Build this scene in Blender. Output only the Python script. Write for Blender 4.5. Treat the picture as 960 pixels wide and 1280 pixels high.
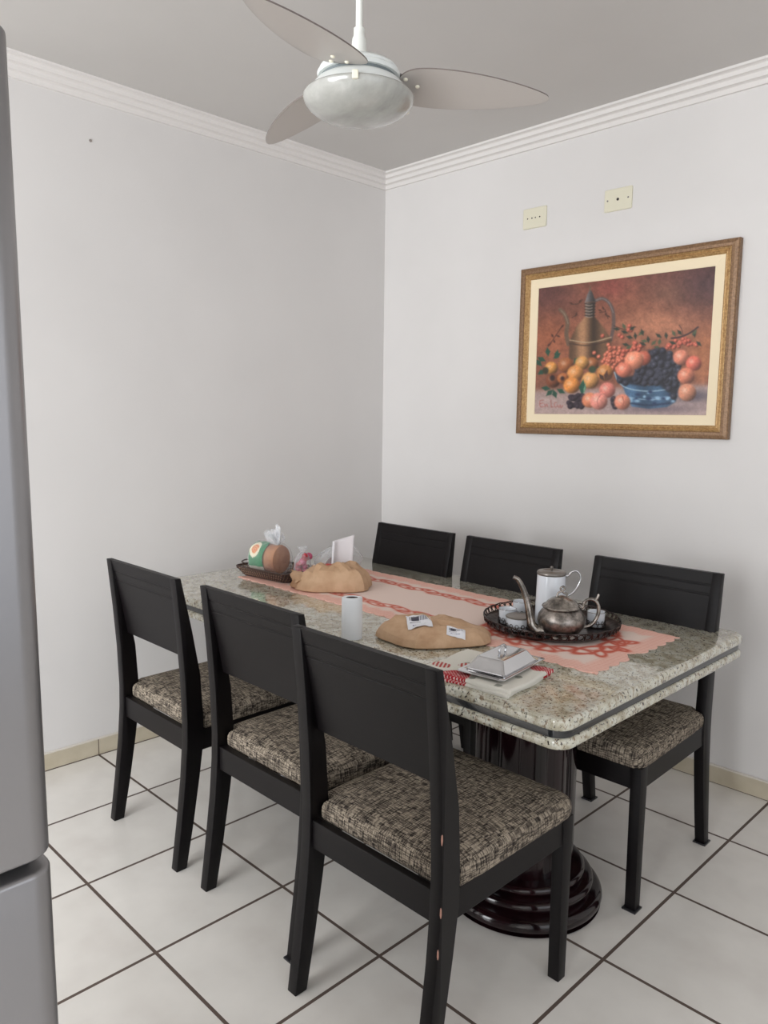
import bpy, bmesh, math, random
import numpy as np
from mathutils import Vector, Matrix, noise
random.seed(7)
PI = math.pi
for o in list(bpy.data.objects): bpy.data.objects.remove(o, do_unlink=True)
SC = bpy.context.scene
COL = SC.collection

# ------------------------------------------------------------------ camera
YAW, PIT, ROL = 2.35915340, -0.12356724, 0.01288130
fw = Vector((math.cos(PIT)*math.cos(YAW), math.cos(PIT)*math.sin(YAW), math.sin(PIT)))
r0 = fw.cross(Vector((0, 0, 1))).normalized()
u0 = r0.cross(fw)
rr = r0*math.cos(ROL) + u0*math.sin(ROL)
uu = -r0*math.sin(ROL) + u0*math.cos(ROL)
cd = bpy.data.cameras.new('camera')
cam = bpy.data.objects.new('camera', cd); COL.objects.link(cam)
cam.matrix_world = Matrix(((rr.x, uu.x, -fw.x, 3.16680), (rr.y, uu.y, -fw.y, -3.12756), (rr.z, uu.z, -fw.z, 1.49011), (0, 0, 0, 1)))
cd.sensor_fit = 'HORIZONTAL'; cd.sensor_width = 36; cd.lens = 963.44/960*36
cd.clip_start = 0.02
SC.camera = cam

# ------------------------------------------------------------------ light and exposure
W = bpy.data.worlds.new('sky'); SC.world = W; W.use_nodes = True
bg = W.node_tree.nodes['Background']; bg.inputs[0].default_value = (0.80, 0.88, 1.0, 1); bg.inputs[1].default_value = 1.0

def area(name, loc, rot, sx, sy, power, col):
    l = bpy.data.lights.new(name, 'AREA'); l.shape = 'RECTANGLE'; l.size = sx; l.size_y = sy; l.energy = power; l.color = col
    o = bpy.data.objects.new(name, l); COL.objects.link(o); o.location = loc; o.rotation_euler = rot
    return o
# daylight through the glazed opening behind the camera plus a weak fill lamp added at the side
area('window_daylight', (2.05, -6.10, 1.42), (math.radians(69), 0, 0), 3.1, 2.3, 238, (0.965, 0.985, 1.0))
area('side_fill', (4.75, -2.6, 1.35), (math.radians(55), 0, PI/2), 2.2, 1.9, 12, (1.0, 0.99, 0.98))  # added fill for the floor and lower right, no known source
vs = SC.view_settings
vs.view_transform = 'Standard'; vs.look = 'None'; vs.exposure = 0.0; vs.gamma = 1.0; vs.use_curve_mapping = False

# ------------------------------------------------------------------ materials
def s2l(c):
    return tuple((x/255/12.92 if x/255 <= 0.04045 else ((x/255+0.055)/1.055)**2.4) for x in c)
def mat(name, rgb, rough=0.5, metal=0.0, coat=0.0, spec=0.5, alpha=1.0, trans=0.0):
    m = bpy.data.materials.new(name); m.use_nodes = True
    b = m.node_tree.nodes['Principled BSDF']
    b.inputs['Base Color'].default_value = (*s2l(rgb), 1)
    b.inputs['Roughness'].default_value = rough; b.inputs['Metallic'].default_value = metal
    b.inputs['Coat Weight'].default_value = coat; b.inputs['Coat Roughness'].default_value = 0.05
    b.inputs['Specular IOR Level'].default_value = spec
    b.inputs['Alpha'].default_value = alpha
    b.inputs['Transmission Weight'].default_value = trans
    return m
def nodes(m): return m.node_tree.nodes, m.node_tree.links, m.node_tree.nodes['Principled BSDF']
def nd(n, t, **kw):
    x = n.new(t)
    for k, v in kw.items(): setattr(x, k, v)
    return x
def math_(n, l, op, a, b=None, c=None):
    x = n.new('ShaderNodeMath'); x.operation = op
    for i, v in enumerate((a, b, c)):
        if v is None: continue
        if isinstance(v, (int, float)): x.inputs[i].default_value = v
        else: l.new(v, x.inputs[i])
    return x.outputs[0]
def ramp(n, l, fac, stops, interp='LINEAR'):
    x = n.new('ShaderNodeValToRGB'); x.color_ramp.interpolation = interp
    e = x.color_ramp.elements
    while len(e) < len(stops): e.new(0.5)
    for i, (p, c) in enumerate(stops):
        e[i].position = p; e[i].color = (*s2l(c), 1) if len(c) == 3 else c
    l.new(fac, x.inputs[0]); return x.outputs[0]
def noisetex(n, l, vec, scale, detail=2, rough=0.5):
    x = n.new('ShaderNodeTexNoise'); x.inputs['Scale'].default_value = scale; x.inputs['Detail'].default_value = detail; x.inputs['Roughness'].default_value = rough
    l.new(vec, x.inputs['Vector']); return x.outputs['Fac']
def mapping(n, l, vec, scale, rot=(0, 0, 0)):
    x = n.new('ShaderNodeMapping'); x.inputs['Scale'].default_value = scale; x.inputs['Rotation'].default_value = rot
    l.new(vec, x.inputs['Vector']); return x.outputs[0]
def mixc(n, l, fac, a, b, mode='MIX'):
    x = n.new('ShaderNodeMix'); x.data_type = 'RGBA'; x.blend_type = mode
    if isinstance(fac, (int, float)): x.inputs[0].default_value = fac
    else: l.new(fac, x.inputs[0])
    for i, v in ((6, a), (7, b)):
        if isinstance(v, tuple): x.inputs[i].default_value = (*s2l(v), 1)
        else: l.new(v, x.inputs[i])
    return x.outputs[2]
def bump(n, l, b, h, strength=0.3, dist=0.002):
    x = n.new('ShaderNodeBump'); x.inputs['Strength'].default_value = strength; x.inputs['Distance'].default_value = dist
    l.new(h, x.inputs['Height']); l.new(x.outputs[0], b.inputs['Normal'])

def wall_mat(name, rgb, spot=4):
    m = mat(name, rgb, 0.75, spec=0.25); n, l, b = nodes(m)
    tc = n.new('ShaderNodeTexCoord').outputs['Object']
    f = noisetex(n, l, tc, 2.2, 3)
    c = ramp(n, l, f, [(0.3, tuple(x-spot for x in rgb)), (0.7, rgb)]); l.new(c, b.inputs['Base Color'])
    bump(n, l, b, noisetex(n, l, tc, 60, 4), 0.08, 0.001)
    return m
m_wall = wall_mat('wall_paint', (220, 217, 215))
m_ceil = wall_mat('ceiling_paint', (202, 199, 196))
m_crown = mat('crown_plaster', (222, 218, 215), 0.6, spec=0.3)

T = 0.44; GX = 1.018*T; GY = -3.938*T
def tile_mat():
    m = mat('floor_tile', (205, 199, 190), 0.22, spec=0.5); n, l, b = nodes(m)
    g = n.new('ShaderNodeTexCoord').outputs['Object']
    s = n.new('ShaderNodeSeparateXYZ'); l.new(g, s.inputs[0])
    def edge(v, off):
        a = math_(n, l, 'SUBTRACT', v, off); a = math_(n, l, 'DIVIDE', a, T); a = math_(n, l, 'ADD', a, 0.5)
        fl = math_(n, l, 'FLOOR', a); a = math_(n, l, 'FRACT', a); a = math_(n, l, 'SUBTRACT', a, 0.5)
        return math_(n, l, 'ABSOLUTE', a), fl
    ex, ix = edge(s.outputs[0], GX); ey, iy = edge(s.outputs[1], GY)
    e = math_(n, l, 'MINIMUM', ex, ey)
    groutmask = math_(n, l, 'LESS_THAN', e, 0.0050/T)
    nz = noisetex(n, l, g, 6, 3)
    base = ramp(n, l, nz, [(0.3, (218, 213, 207)), (0.5, (224, 220, 214)), (0.75, (230, 226, 220))])
    # each tile a slightly different tone
    wn = n.new('ShaderNodeTexWhiteNoise'); wn.noise_dimensions = '3D'
    cb = n.new('ShaderNodeCombineXYZ')
    l.new(math_(n, l, 'FLOOR', math_(n, l, 'DIVIDE', math_(n, l, 'SUBTRACT', s.outputs[0], GX), T)), cb.inputs[0])
    l.new(math_(n, l, 'FLOOR', math_(n, l, 'DIVIDE', math_(n, l, 'SUBTRACT', s.outputs[1], GY), T)), cb.inputs[1])
    l.new(cb.outputs[0], wn.inputs[0])
    base = mixc(n, l, math_(n, l, 'MULTIPLY', wn.outputs[0], 0.10), base, (178, 168, 155))
    c = mixc(n, l, groutmask, base, (88, 74, 66))
    l.new(c, b.inputs['Base Color'])
    l.new(math_(n, l, 'ADD', math_(n, l, 'MULTIPLY', groutmask, 0.6), math_(n, l, 'ADD', 0.16, math_(n, l, 'MULTIPLY', nz, 0.12))), b.inputs['Roughness'])
    inv = math_(n, l, 'SUBTRACT', 1.0, groutmask)
    bump(n, l, b, inv, 0.5, 0.0015)
    return m
m_tile = tile_mat()
def base_mat():
    m = mat('baseboard_tile', (196, 186, 166), 0.35); n, l, b = nodes(m)
    g = n.new('ShaderNodeTexCoord').outputs['Object']
    s = n.new('ShaderNodeSeparateXYZ'); l.new(g, s.inputs[0])
    def near(v, off):
        a = math_(n, l, 'ADD', math_(n, l, 'DIVIDE', math_(n, l, 'SUBTRACT', v, off), T), 0.5)
        return math_(n, l, 'ABSOLUTE', math_(n, l, 'SUBTRACT', math_(n, l, 'FRACT', a), 0.5))
    e = math_(n, l, 'MINIMUM', near(s.outputs[0], GX), near(s.outputs[1], GY))
    mk = math_(n, l, 'LESS_THAN', e, 0.0045)
    low = math_(n, l, 'LESS_THAN', s.outputs[2], 0.003)
    mk = math_(n, l, 'MAXIMUM', mk, low)
    caulk = math_(n, l, 'GREATER_THAN', math_(n, l, 'ADD', s.outputs[2], math_(n, l, 'MULTIPLY', noisetex(n, l, g, 30), 0.006)), 0.0745)
    nz = noisetex(n, l, g, 12, 3)
    c = ramp(n, l, nz, [(0.3, (186, 175, 153)), (0.7, (200, 190, 170))])
    c = mixc(n, l, mk, c, (92, 78, 68))
    c = mixc(n, l, caulk, c, (214, 207, 198))
    l.new(c, b.inputs['Base Color']); return m
m_base = base_mat()

def granite():
    m = mat('granite', (180, 170, 150), 0.10, coat=0.7); n, l, b = nodes(m)
    g = n.new('ShaderNodeTexCoord').outputs['Object']
    g2 = mapping(n, l, g, (1, 1, 1), (0, 0, 0.5))
    f1 = noisetex(n, l, g2, 34, 4, 0.6)
    c = ramp(n, l, f1, [(0.32, (158, 150, 128)), (0.46, (186, 181, 162)), (0.58, (204, 202, 188)), (0.74, (172, 175, 163))])
    f2 = noisetex(n, l, mapping(n, l, g2, (1, 1.6, 1)), 62, 5, 0.68)
    c = mixc(n, l, ramp(n, l, f2, [(0.56, (0, 0, 0)), (0.62, (255, 255, 255))]), c, (136, 118, 96))
    f3 = noisetex(n, l, mapping(n, l, g, (1.5, 1, 1), (0, 0, 1.0)), 105, 4, 0.6)
    c = mixc(n, l, ramp(n, l, f3, [(0.585, (0, 0, 0)), (0.63, (255, 255, 255))]), c, (50, 40, 36))
    f4 = noisetex(n, l, g, 26, 3, 0.7)
    c = mixc(n, l, ramp(n, l, f4, [(0.67, (0, 0, 0)), (0.71, (255, 255, 255))]), c, (84, 62, 54))
    l.new(c, b.inputs['Base Color']); return m
m_gran = granite()
m_blackstone = mat('black_band', (30, 32, 35), 0.18, coat=0.3)
def lacquer():
    m = mat('wine_lacquer', (24, 13, 15), 0.14, coat=0.2, spec=0.4); n, l, b = nodes(m)
    g = n.new('ShaderNodeTexCoord').outputs['Object']
    f = noisetex(n, l, mapping(n, l, g, (3, 3, 0.6)), 5, 3)
    l.new(ramp(n, l, f, [(0.3, (12, 6, 8)), (0.7, (34, 13, 17))]), b.inputs['Base Color']); return m
m_lacq = lacquer()
def blackwood():
    m = mat('black_wood', (11, 9, 10), 0.42, spec=0.2); n, l, b = nodes(m)
    g = n.new('ShaderNodeTexCoord').outputs['Object']
    f = noisetex(n, l, mapping(n, l, g, (4, 60, 60)), 4, 4, 0.6)
    l.new(ramp(n, l, f, [(0.3, (10, 8, 10)), (0.7, (17, 13, 14))]), b.inputs['Base Color'])
    bump(n, l, b, f, 0.12, 0.0006)
    return m
m_bw = blackwood()
m_chip = mat('bare_wood_chip', (178, 132, 116), 0.7)
def fabric():
    m = mat('tweed_fabric', (120, 110, 98), 0.95, spec=0.15); n, l, b = nodes(m)
    g = n.new('ShaderNodeTexCoord').outputs['Object']
    a = noisetex(n, l, mapping(n, l, g, (300, 22, 22)), 1, 1.5, 0.5)
    c = noisetex(n, l, mapping(n, l, g, (22, 300, 300)), 1, 1.5, 0.5)
    sx = n.new('ShaderNodeSeparateXYZ'); l.new(g, sx.inputs[0])
    # thread-by-thread tone: dark and light yarns in both directions
    def yarn(coordA, coordB, seedv, step):
        w = n.new('ShaderNodeTexWhiteNoise'); w.noise_dimensions = '2D'; cb = n.new('ShaderNodeCombineXYZ')
        l.new(math_(n, l, 'FLOOR', math_(n, l, 'DIVIDE', coordA, step)), cb.inputs[0])
        l.new(math_(n, l, 'FLOOR', math_(n, l, 'ADD', math_(n, l, 'DIVIDE', coordB, 0.017), seedv)), cb.inputs[1]); l.new(cb.outputs[0], w.inputs[0]); return w.outputs[0]
    sn = n.new('ShaderNodeSeparateXYZ'); l.new(n.new('ShaderNodeTexCoord').outputs['Normal'], sn.inputs[0])
    nx_ = math_(n, l, 'GREATER_THAN', math_(n, l, 'ABSOLUTE', sn.outputs[0]), 0.6); ny_ = math_(n, l, 'GREATER_THAN', math_(n, l, 'ABSOLUTE', sn.outputs[1]), 0.6)
    depth = math_(n, l, 'ADD', sx.outputs[1], math_(n, l, 'MULTIPLY', sx.outputs[2], ny_))
    depx = math_(n, l, 'ADD', sx.outputs[0], math_(n, l, 'MULTIPLY', sx.outputs[2], nx_))
    y1 = yarn(depx, depth, 0.3, 0.0023); y2 = yarn(depth, depx, 5.7, 0.0023)
    r1 = ramp(n, l, math_(n, l, 'MULTIPLY', math_(n, l, 'ADD', y1, a), 0.5), [(0.31, (34, 30, 29)), (0.42, (92, 83, 75)), (0.52, (140, 129, 114)), (0.70, (166, 154, 138))])
    r2 = ramp(n, l, math_(n, l, 'MULTIPLY', math_(n, l, 'ADD', y2, c), 0.5), [(0.31, (34, 30, 29)), (0.42, (92, 83, 75)), (0.52, (140, 129, 114)), (0.70, (166, 154, 138))])
    cc = mixc(n, l, 0.5, r1, r2); cd_ = mixc(n, l, 1.0, r1, r2, 'DARKEN'); cc = mixc(n, l, 0.5, cc, cd_)
    l.new(cc, b.inputs['Base Color'])
    bump(n, l, b, math_(n, l, 'ADD', a, c), 0.6, 0.0012)
    return m
m_fab = fabric()

def steelbrush():
    m = mat('brushed_silver', (146, 144, 145), 0.33, metal=0.75); n, l, b = nodes(m)
    g = n.new('ShaderNodeTexCoord').outputs['Object']
    f = noisetex(n, l, mapping(n, l, g, (4, 4, 500)), 1, 3)
    bump(n, l, b, f, 0.05, 0.0004); return m
m_fridge = steelbrush()
m_fridgeside = mat('grey_side_paint', (96, 94, 94), 0.4)
m_darkgap = mat('dark_plastic', (38, 38, 42), 0.4)
m_white = mat('white_enamel', (232, 236, 234), 0.3)
m_rod = mat('white_rod', (236, 238, 232), 0.35)
m_screwc = mat('cream_plastic', (238, 233, 214), 0.3)
m_plate = mat('cream_wall_plate', (222, 217, 196), 0.4)
m_hole = mat('dark_hole', (50, 42, 40), 0.8)
m_arm = mat('grey_metal', (128, 122, 124), 0.35, metal=0.6)
m_slot = mat('grey_vent', (120, 128, 130), 0.6)
def alabaster():
    m = mat('alabaster_glass', (205, 205, 200), 0.14, coat=0.4); n, l, b = nodes(m)
    g = n.new('ShaderNodeTexCoord').outputs['Object']
    f = noisetex(n, l, mapping(n, l, g, (1, 1.8, 1), (0, 0, .6)), 7, 5, 0.65)
    l.new(ramp(n, l, f, [(0.32, (158, 158, 153)), (0.55, (180, 180, 175)), (0.72, (204, 205, 200))]), b.inputs['Base Color'])
    b.inputs['Subsurface Weight'].default_value = 0.25; b.inputs['Subsurface Scale'].default_value = 0.03
    b.inputs['Subsurface Radius'].default_value = (1, 1, 1)
    return m
m_dome = alabaster()
def seethrough(name, rgb, opac, rough=0.2, fres=0.0, tint=(255, 255, 255)):
    m = bpy.data.materials.new(name); m.use_nodes = True; n, l = m.node_tree.nodes, m.node_tree.links
    b = n['Principled BSDF']; b.inputs['Base Color'].default_value = (*s2l(rgb), 1); b.inputs['Roughness'].default_value = rough
    t = n.new('ShaderNodeBsdfTransparent'); t.inputs[0].default_value = (*s2l(tint), 1); mx = n.new('ShaderNodeMixShader')
    if fres:
        lw = n.new('ShaderNodeLayerWeight'); lw.inputs[0].default_value = fres
        a = math_(n, l, 'ADD', math_(n, l, 'MULTIPLY', lw.outputs['Facing'], 1-opac), opac); l.new(a, mx.inputs[0])
    else: mx.inputs[0].default_value = opac
    l.new(t.outputs[0], mx.inputs[1]); l.new(b.outputs[0], mx.inputs[2]); l.new(mx.outputs[0], n['Material Output'].inputs[0])
    return m
m_blade = seethrough('frosted_acrylic', (214, 208, 203), 0.66, 0.3, 0, (232, 227, 223))
m_bladeedge = mat('acrylic_edge', (120, 110, 106), 0.4)
m_film = seethrough('clear_film', (240, 242, 244), 0.06, 0.06, 0.10)
m_film2 = seethrough('crumpled_film', (236, 238, 242), 0.16, 0.08, 0.14)

def vcol_mat(name, rough=0.6, attr='Col', bumps=None, spec=0.4, coat=0.0):
    m = mat(name, (200, 200, 200), rough, spec=spec, coat=coat); n, l, b = nodes(m)
    a = n.new('ShaderNodeAttribute'); a.attribute_name = attr; l.new(a.outputs['Color'], b.inputs['Base Color'])
    if bumps:
        g = n.new('ShaderNodeTexCoord').outputs['Object']; bump(n, l, b, noisetex(n, l, g, bumps, 3), 0.35, 0.001)
    return m
def goldframe(name, a, c, metal):
    m = mat(name, a, 0.42, metal=metal); n, l, b = nodes(m)
    g = n.new('ShaderNodeTexCoord').outputs['Object']
    f = noisetex(n, l, mapping(n, l, g, (20, 20, 20)), 6, 5, 0.7)
    l.new(ramp(n, l, f, [(0.35, c), (0.65, a)]), b.inputs['Base Color'])
    bump(n, l, b, f, 0.3, 0.001); return m
m_frame = goldframe('frame_brown', (150, 118, 88), (108, 80, 56), 0.25)
m_gold = goldframe('frame_gold', (206, 172, 122), (156, 118, 74), 0.4)
m_liner = mat('linen_liner', (236, 220, 190), 0.85, spec=0.2)
def silver(name, rgb, rough, eng=0.0):
    m = mat(name, rgb, rough, metal=0.95); n, l, b = nodes(m)
    g = n.new('ShaderNodeTexCoord').outputs['Object']
    f = noisetex(n, l, g, 38, 5, 0.65)
    dk = tuple(int(x*0.62) for x in rgb)
    l.new(ramp(n, l, f, [(0.38, dk), (0.6, rgb)]), b.inputs['Base Color'])
    if eng:
        w = n.new('ShaderNodeTexVoronoi'); w.inputs['Scale'].default_value = 55; w.feature = 'SMOOTH_F1'; l.new(g, w.inputs[0])
        bump(n, l, b, w.outputs[0], eng, 0.003)
    return m
m_tea = silver('tarnished_silver', (172, 163, 156), 0.34, 0.5)
m_teaplain = silver('tarnished_silver_plain', (172, 164, 156), 0.24)
m_tray = silver('dark_tray_metal', (86, 76, 74), 0.3, 0.35)
m_lid = mat('grey_lid_metal', (128, 122, 116), 0.32, metal=0.7)
m_chrome = mat('polished_steel', (205, 205, 207), 0.12, metal=1.0)
m_porc = mat('white_porcelain', (226, 230, 236), 0.15, coat=0.4)
m_paperwhite = mat('white_paper', (232, 232, 236), 0.7)
m_plasticroll = mat('white_plastic_film_roll', (228, 230, 232), 0.3)
def kraft(name, a, c):
    m = mat(name, a, 0.75, spec=0.25); n, l, b = nodes(m)
    g = n.new('ShaderNodeTexCoord').outputs['Object']
    f = noisetex(n, l, g, 14, 5, 0.6)
    l.new(ramp(n, l, f, [(0.35, c), (0.62, a)]), b.inputs['Base Color'])
    bump(n, l, b, noisetex(n, l, g, 45, 4, 0.6), 0.4, 0.003); return m
m_kraft = kraft('kraft_paper', (206, 172, 140), (186, 150, 118))
m_wire = mat('dark_wicker', (74, 56, 50), 0.5)
m_wire2 = mat('pale_wicker', (168, 140, 118), 0.6)
m_red = mat('red_wrapper', (176, 42, 58), 0.35)
m_redlabel = mat('red_print', (178, 62, 56), 0.5)
m_bread = kraft('toast', (188, 138, 104), (156, 102, 74))
m_sheet = seethrough('waxed_sheet', (232, 226, 228), 0.62, 0.4)
m_candy = mat('pink_wrapper', (196, 88, 122), 0.35)

# ------------------------------------------------------------------ mesh helpers
def link(name, verts, faces, m, parent=None, smooth=False, mi=None, mats=None):
    me = bpy.data.meshes.new(name); me.from_pydata([tuple(v) for v in verts], [], faces); me.update()
    for mm in (mats or [m]): me.materials.append(mm)
    if mi is not None:
        for p, i in zip(me.polygons, mi): p.material_index = i
    if smooth:
        for p in me.polygons: p.use_smooth = True
    bm = bmesh.new(); bm.from_mesh(me); bmesh.ops.recalc_face_normals(bm, faces=bm.faces); bm.to_mesh(me); bm.free()
    o = bpy.data.objects.new(name, me); COL.objects.link(o)
    if parent: o.parent = parent
    return o
def smooth_angle(o, deg=35):
    me = o.data
    for p in me.polygons: p.use_smooth = True
    me.set_sharp_from_angle(angle=math.radians(deg))
class MB:
    def __init__(s): s.v = []; s.f = []
    def add(s, v, f):
        k = len(s.v); s.v += [tuple(x) for x in v]; s.f += [tuple(i+k for i in q) for q in f]; return s
    def box(s, a, b):
        (x0, y0, z0), (x1, y1, z1) = a, b
        return s.add([(x0,y0,z0),(x1,y0,z0),(x1,y1,z0),(x0,y1,z0),(x0,y0,z1),(x1,y0,z1),(x1,y1,z1),(x0,y1,z1)],
                     [(0,3,2,1),(4,5,6,7),(0,1,5,4),(1,2,6,5),(2,3,7,6),(3,0,4,7)])
    def loft(s, rings, cap0=True, cap1=True, closed=True, wrap=False):
        n = len(rings[0]); k = len(s.v)
        for r in rings: s.v += [tuple(p) for p in r]
        m = len(rings)
        for i in range(m if wrap else m-1):
            i2 = (i+1) % m
            for j in range(n if closed else n-1):
                j2 = (j+1) % n
                s.f.append((k+i*n+j, k+i*n+j2, k+i2*n+j2, k+i2*n+j))
        if cap0 and not wrap: s.f.append(tuple(k+j for j in range(n))[::-1])
        if cap1 and not wrap: s.f.append(tuple(k+(m-1)*n+j for j in range(n)))
        return s
    def lathe(s, prof, seg=40, c=(0, 0, 0), flute=0, famp=0.0, cap0=True, cap1=True, frange=None):
        rings = []
        for (r, z) in prof:
            ring = []
            for j in range(seg):
                a = 2*PI*j/seg; q = r
                if flute and (frange is None or frange[0] <= z <= frange[1]): q = r*(1-famp+famp*abs(math.sin(flute*a/2))**0.7)
                ring.append((c[0]+q*math.cos(a), c[1]+q*math.sin(a), c[2]+z))
            rings.append(ring)
        return s.loft(rings, cap0, cap1)
    def tube(s, pts, rad, seg=10, closed=False, flat=1.0):
        pts = [Vector(p) for p in pts]; n = len(pts)
        if not hasattr(rad, '__len__'): rad = [rad]*n
        tan = []
        for i in range(n):
            a = pts[(i-1) % n] if (closed or i > 0) else pts[i]; b = pts[(i+1) % n] if (closed or i < n-1) else pts[i]
            tan.append((b-a).normalized())
        up = Vector((0, 0, 1)) if abs(tan[0].z) < 0.9 else Vector((1, 0, 0))
        nn = (up-tan[0]*up.dot(tan[0])).normalized(); rings = []
        for i in range(n):
            nn = (nn-tan[i]*nn.dot(tan[i])).normalized(); bb = tan[i].cross(nn)
            rings.append([pts[i]+nn*rad[i]*math.cos(2*PI*j/seg)+bb*rad[i]*flat*math.sin(2*PI*j/seg) for j in range(seg)])
        return s.loft(rings, wrap=closed)
    def build(s, name, m, parent=None, smooth=None, bevel=0, bseg=2):
        o = link(name, s.v, s.f, m, parent)
        if bevel:
            bm = bmesh.new(); bm.from_mesh(o.data)
            ed = [e for e in bm.edges if len(e.link_faces) == 2 and e.calc_face_angle(0) > 0.5]
            bmesh.ops.bevel(bm, geom=ed, offset=bevel, segments=bseg, profile=0.5, affect='EDGES', clamp_overlap=True)
            bm.to_mesh(o.data); bm.free()
        if smooth: smooth_angle(o, smooth)
        return o
def catmull(pts, n=8):
    P = [Vector(p) for p in pts]; P = [P[0]*2-P[1]]+P+[P[-1]*2-P[-2]]; out = []
    for i in range(1, len(P)-2):
        for k in range(n):
            t = k/n; a, b, c, d = P[i-1], P[i], P[i+1], P[i+2]
            out.append(0.5*((2*b)+(c-a)*t+(2*a-5*b+4*c-d)*t*t+(3*b-a-3*c+d)*t**3))
    out.append(P[-2]); return out
def rrect(x0, x1, y0, y1, r, z, k=6, axis='z'):
    pts = []
    for cx, cy, a0 in ((x1-r, y1-r, 0), (x0+r, y1-r, PI/2), (x0+r, y0+r, PI), (x1-r, y0+r, 1.5*PI)):
        for i in range(k+1):
            a = a0+PI/2*i/k; pts.append((cx+r*math.cos(a), cy+r*math.sin(a), z))
    return pts
def slab(x0, x1, y0, y1, z0, z1, rc, re, k=8, q=4, lower=True):
    rings = []
    if lower:
        for i in range(q+1):
            a = PI/2*i/q; d = re*(1-math.sin(a)); rings.append(rrect(x0+d, x1-d, y0+d, y1-d, max(rc-d, 0.002), z0+re*(1-math.cos(a)), k))
    else: rings.append(rrect(x0, x1, y0, y1, rc, z0, k))
    for i in range(q+1):
        a = PI/2*i/q; d = re*(1-math.cos(a)); rings.append(rrect(x0+d, x1-d, y0+d, y1-d, max(rc-d, 0.002), z1-re+re*math.sin(a), k))
    return MB().loft(rings)
def thing(name, label, cat, loc=(0, 0, 0), rz=0, group=None):
    o = bpy.data.objects.new(name, None); COL.objects.link(o); o.empty_display_size = 0.05
    o.location = loc; o.rotation_euler = (0, 0, rz); o['label'] = label; o['category'] = cat
    if group: o['group'] = group
    return o
def tag(o, label, cat, group=None):
    o['label'] = label; o['category'] = cat
    if group: o['group'] = group
    return o
def struct(o): o['kind'] = 'structure'; return o
def copytree(o, parent=None):
    c = o.copy(); COL.objects.link(c); c.parent = parent
    for ch in list(o.children): copytree(ch, c)
    return c
def paint(o, cols):
    a = o.data.color_attributes.new('Col', 'FLOAT_COLOR', 'POINT')
    c = np.clip(np.asarray(cols, dtype=np.float64)/255, 0, 1)
    c = np.where(c <= 0.04045, c/12.92, ((c+0.055)/1.055)**2.4)
    c = np.concatenate([c, np.ones((len(c), 1))], 1).astype(np.float32)
    a.data.foreach_set('color', c.ravel())

# ------------------------------------------------------------------ room shell
RX, RY, RH, TH = 4.6, -6.0, 2.80, 0.12
def sbox(name, a, b, m): return struct(MB().box(a, b).build(name, m))
sbox('floor', (-TH, RY-TH, -0.1), (RX+TH, TH, 0), m_tile)
sbox('ceiling', (-TH, RY-TH, RH), (RX+TH, TH, RH+0.1), m_ceil)
sbox('wall_left', (-TH, RY-TH, 0), (0, TH, RH), m_wall)
sbox('wall_right', (0, 0, 0), (RX+TH, TH, RH), m_wall)
wb = MB()       # wall behind the camera with a wide glazed opening
ox0, ox1, oz0, oz1 = 0.35, 3.65, 0.10, 2.70
wb.box((0, RY-TH, 0), (ox0, RY, RH)); wb.box((ox1, RY-TH, 0), (RX, RY, RH))
wb.box((ox0, RY-TH, oz1), (ox1, RY, RH)); wb.box((ox0, RY-TH, 0), (ox1, RY, oz0))
struct(wb.build('wall_back', m_wall))
ws = MB()       # kitchen side wall with an opening
sy0, sy1, sz0, sz1 = -3.8, -1.4, 0.3, 2.4
ws.box((RX, RY-TH, 0), (RX+TH, sy0, RH)); ws.box((RX, sy1, 0), (RX+TH, 0, RH))
ws.box((RX, sy0, sz1), (RX+TH, sy1, RH)); ws.box((RX, sy0, 0), (RX+TH, sy1, sz0))
struct(ws.build('wall_kitchen', m_wall))
def winframe(name, pts, axis):
    w = MB(); (a0, a1, z0, z1, p) = pts; t = 0.05
    def bx(u0, u1, v0, v1):
        if axis == 'x': w.box((u0, p-0.05, v0), (u1, p+0.0, v1))
        else: w.box((p, u0, v0), (p+0.05, u1, v1))
    bx(a0, a0+t, z0, z1); bx(a1-t, a1, z0, z1); bx(a0+t, a1-t, z0, z0+t); bx(a0+t, a1-t, z1-t, z1)
    mid = (a0+a1)/2; bx(mid-t/2, mid+t/2, z0+t, z1-t)
    return struct(w.build(name, m_white, bevel=0.004))
winframe('window_1', (ox0, ox1, oz0, oz1, RY-0.03), 'x')
winframe('window_2', (sy0, sy1, sz0, sz1, RX+0.03), 'y')
CP = [(0, 2.728), (0.010, 2.729), (0.013, 2.746), (0.018, 2.749), (0.031, 2.751), (0.034, 2.767), (0.039, 2.770), (0.052, 2.772), (0.055, 2.786), (0.060, 2.789), (0.074, 2.791), (0.076, 2.80), (0, 2.80)]
def crown(name, f0, f1):
    struct(MB().loft([[f0(d, z) for d, z in CP], [f1(d, z) for d, z in CP]]).build(name, m_crown))
crown('trim_1', lambda d, z: (d, RY, z), lambda d, z: (d, -d, z))
crown('trim_2', lambda d, z: (d, -d, z), lambda d, z: (RX, -d, z))
BZ = 0.078
struct(MB().box((0, RY, 0), (0.010, -0.010, BZ)).build('baseboard_left', m_base, bevel=0.0015))
struct(MB().box((0, -0.010, 0), (RX, 0, BZ)).build('baseboard_right', m_base, bevel=0.0015))
# old screw plug left in the left wall
sc = MB().lathe([(0.006, 0), (0.006, 0.003), (0.0035, 0.0035), (0.0025, 0.002)], 16); hk = sc.build('screw_plug', mat('plug_grey', (150, 142, 136), 0.6))
hk.location = (0, -1.677, 2.578); hk.rotation_euler = (0, PI/2, 0)
tag(hk, 'tiny grey screw plug high on the left wall', 'screw plug')

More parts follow.
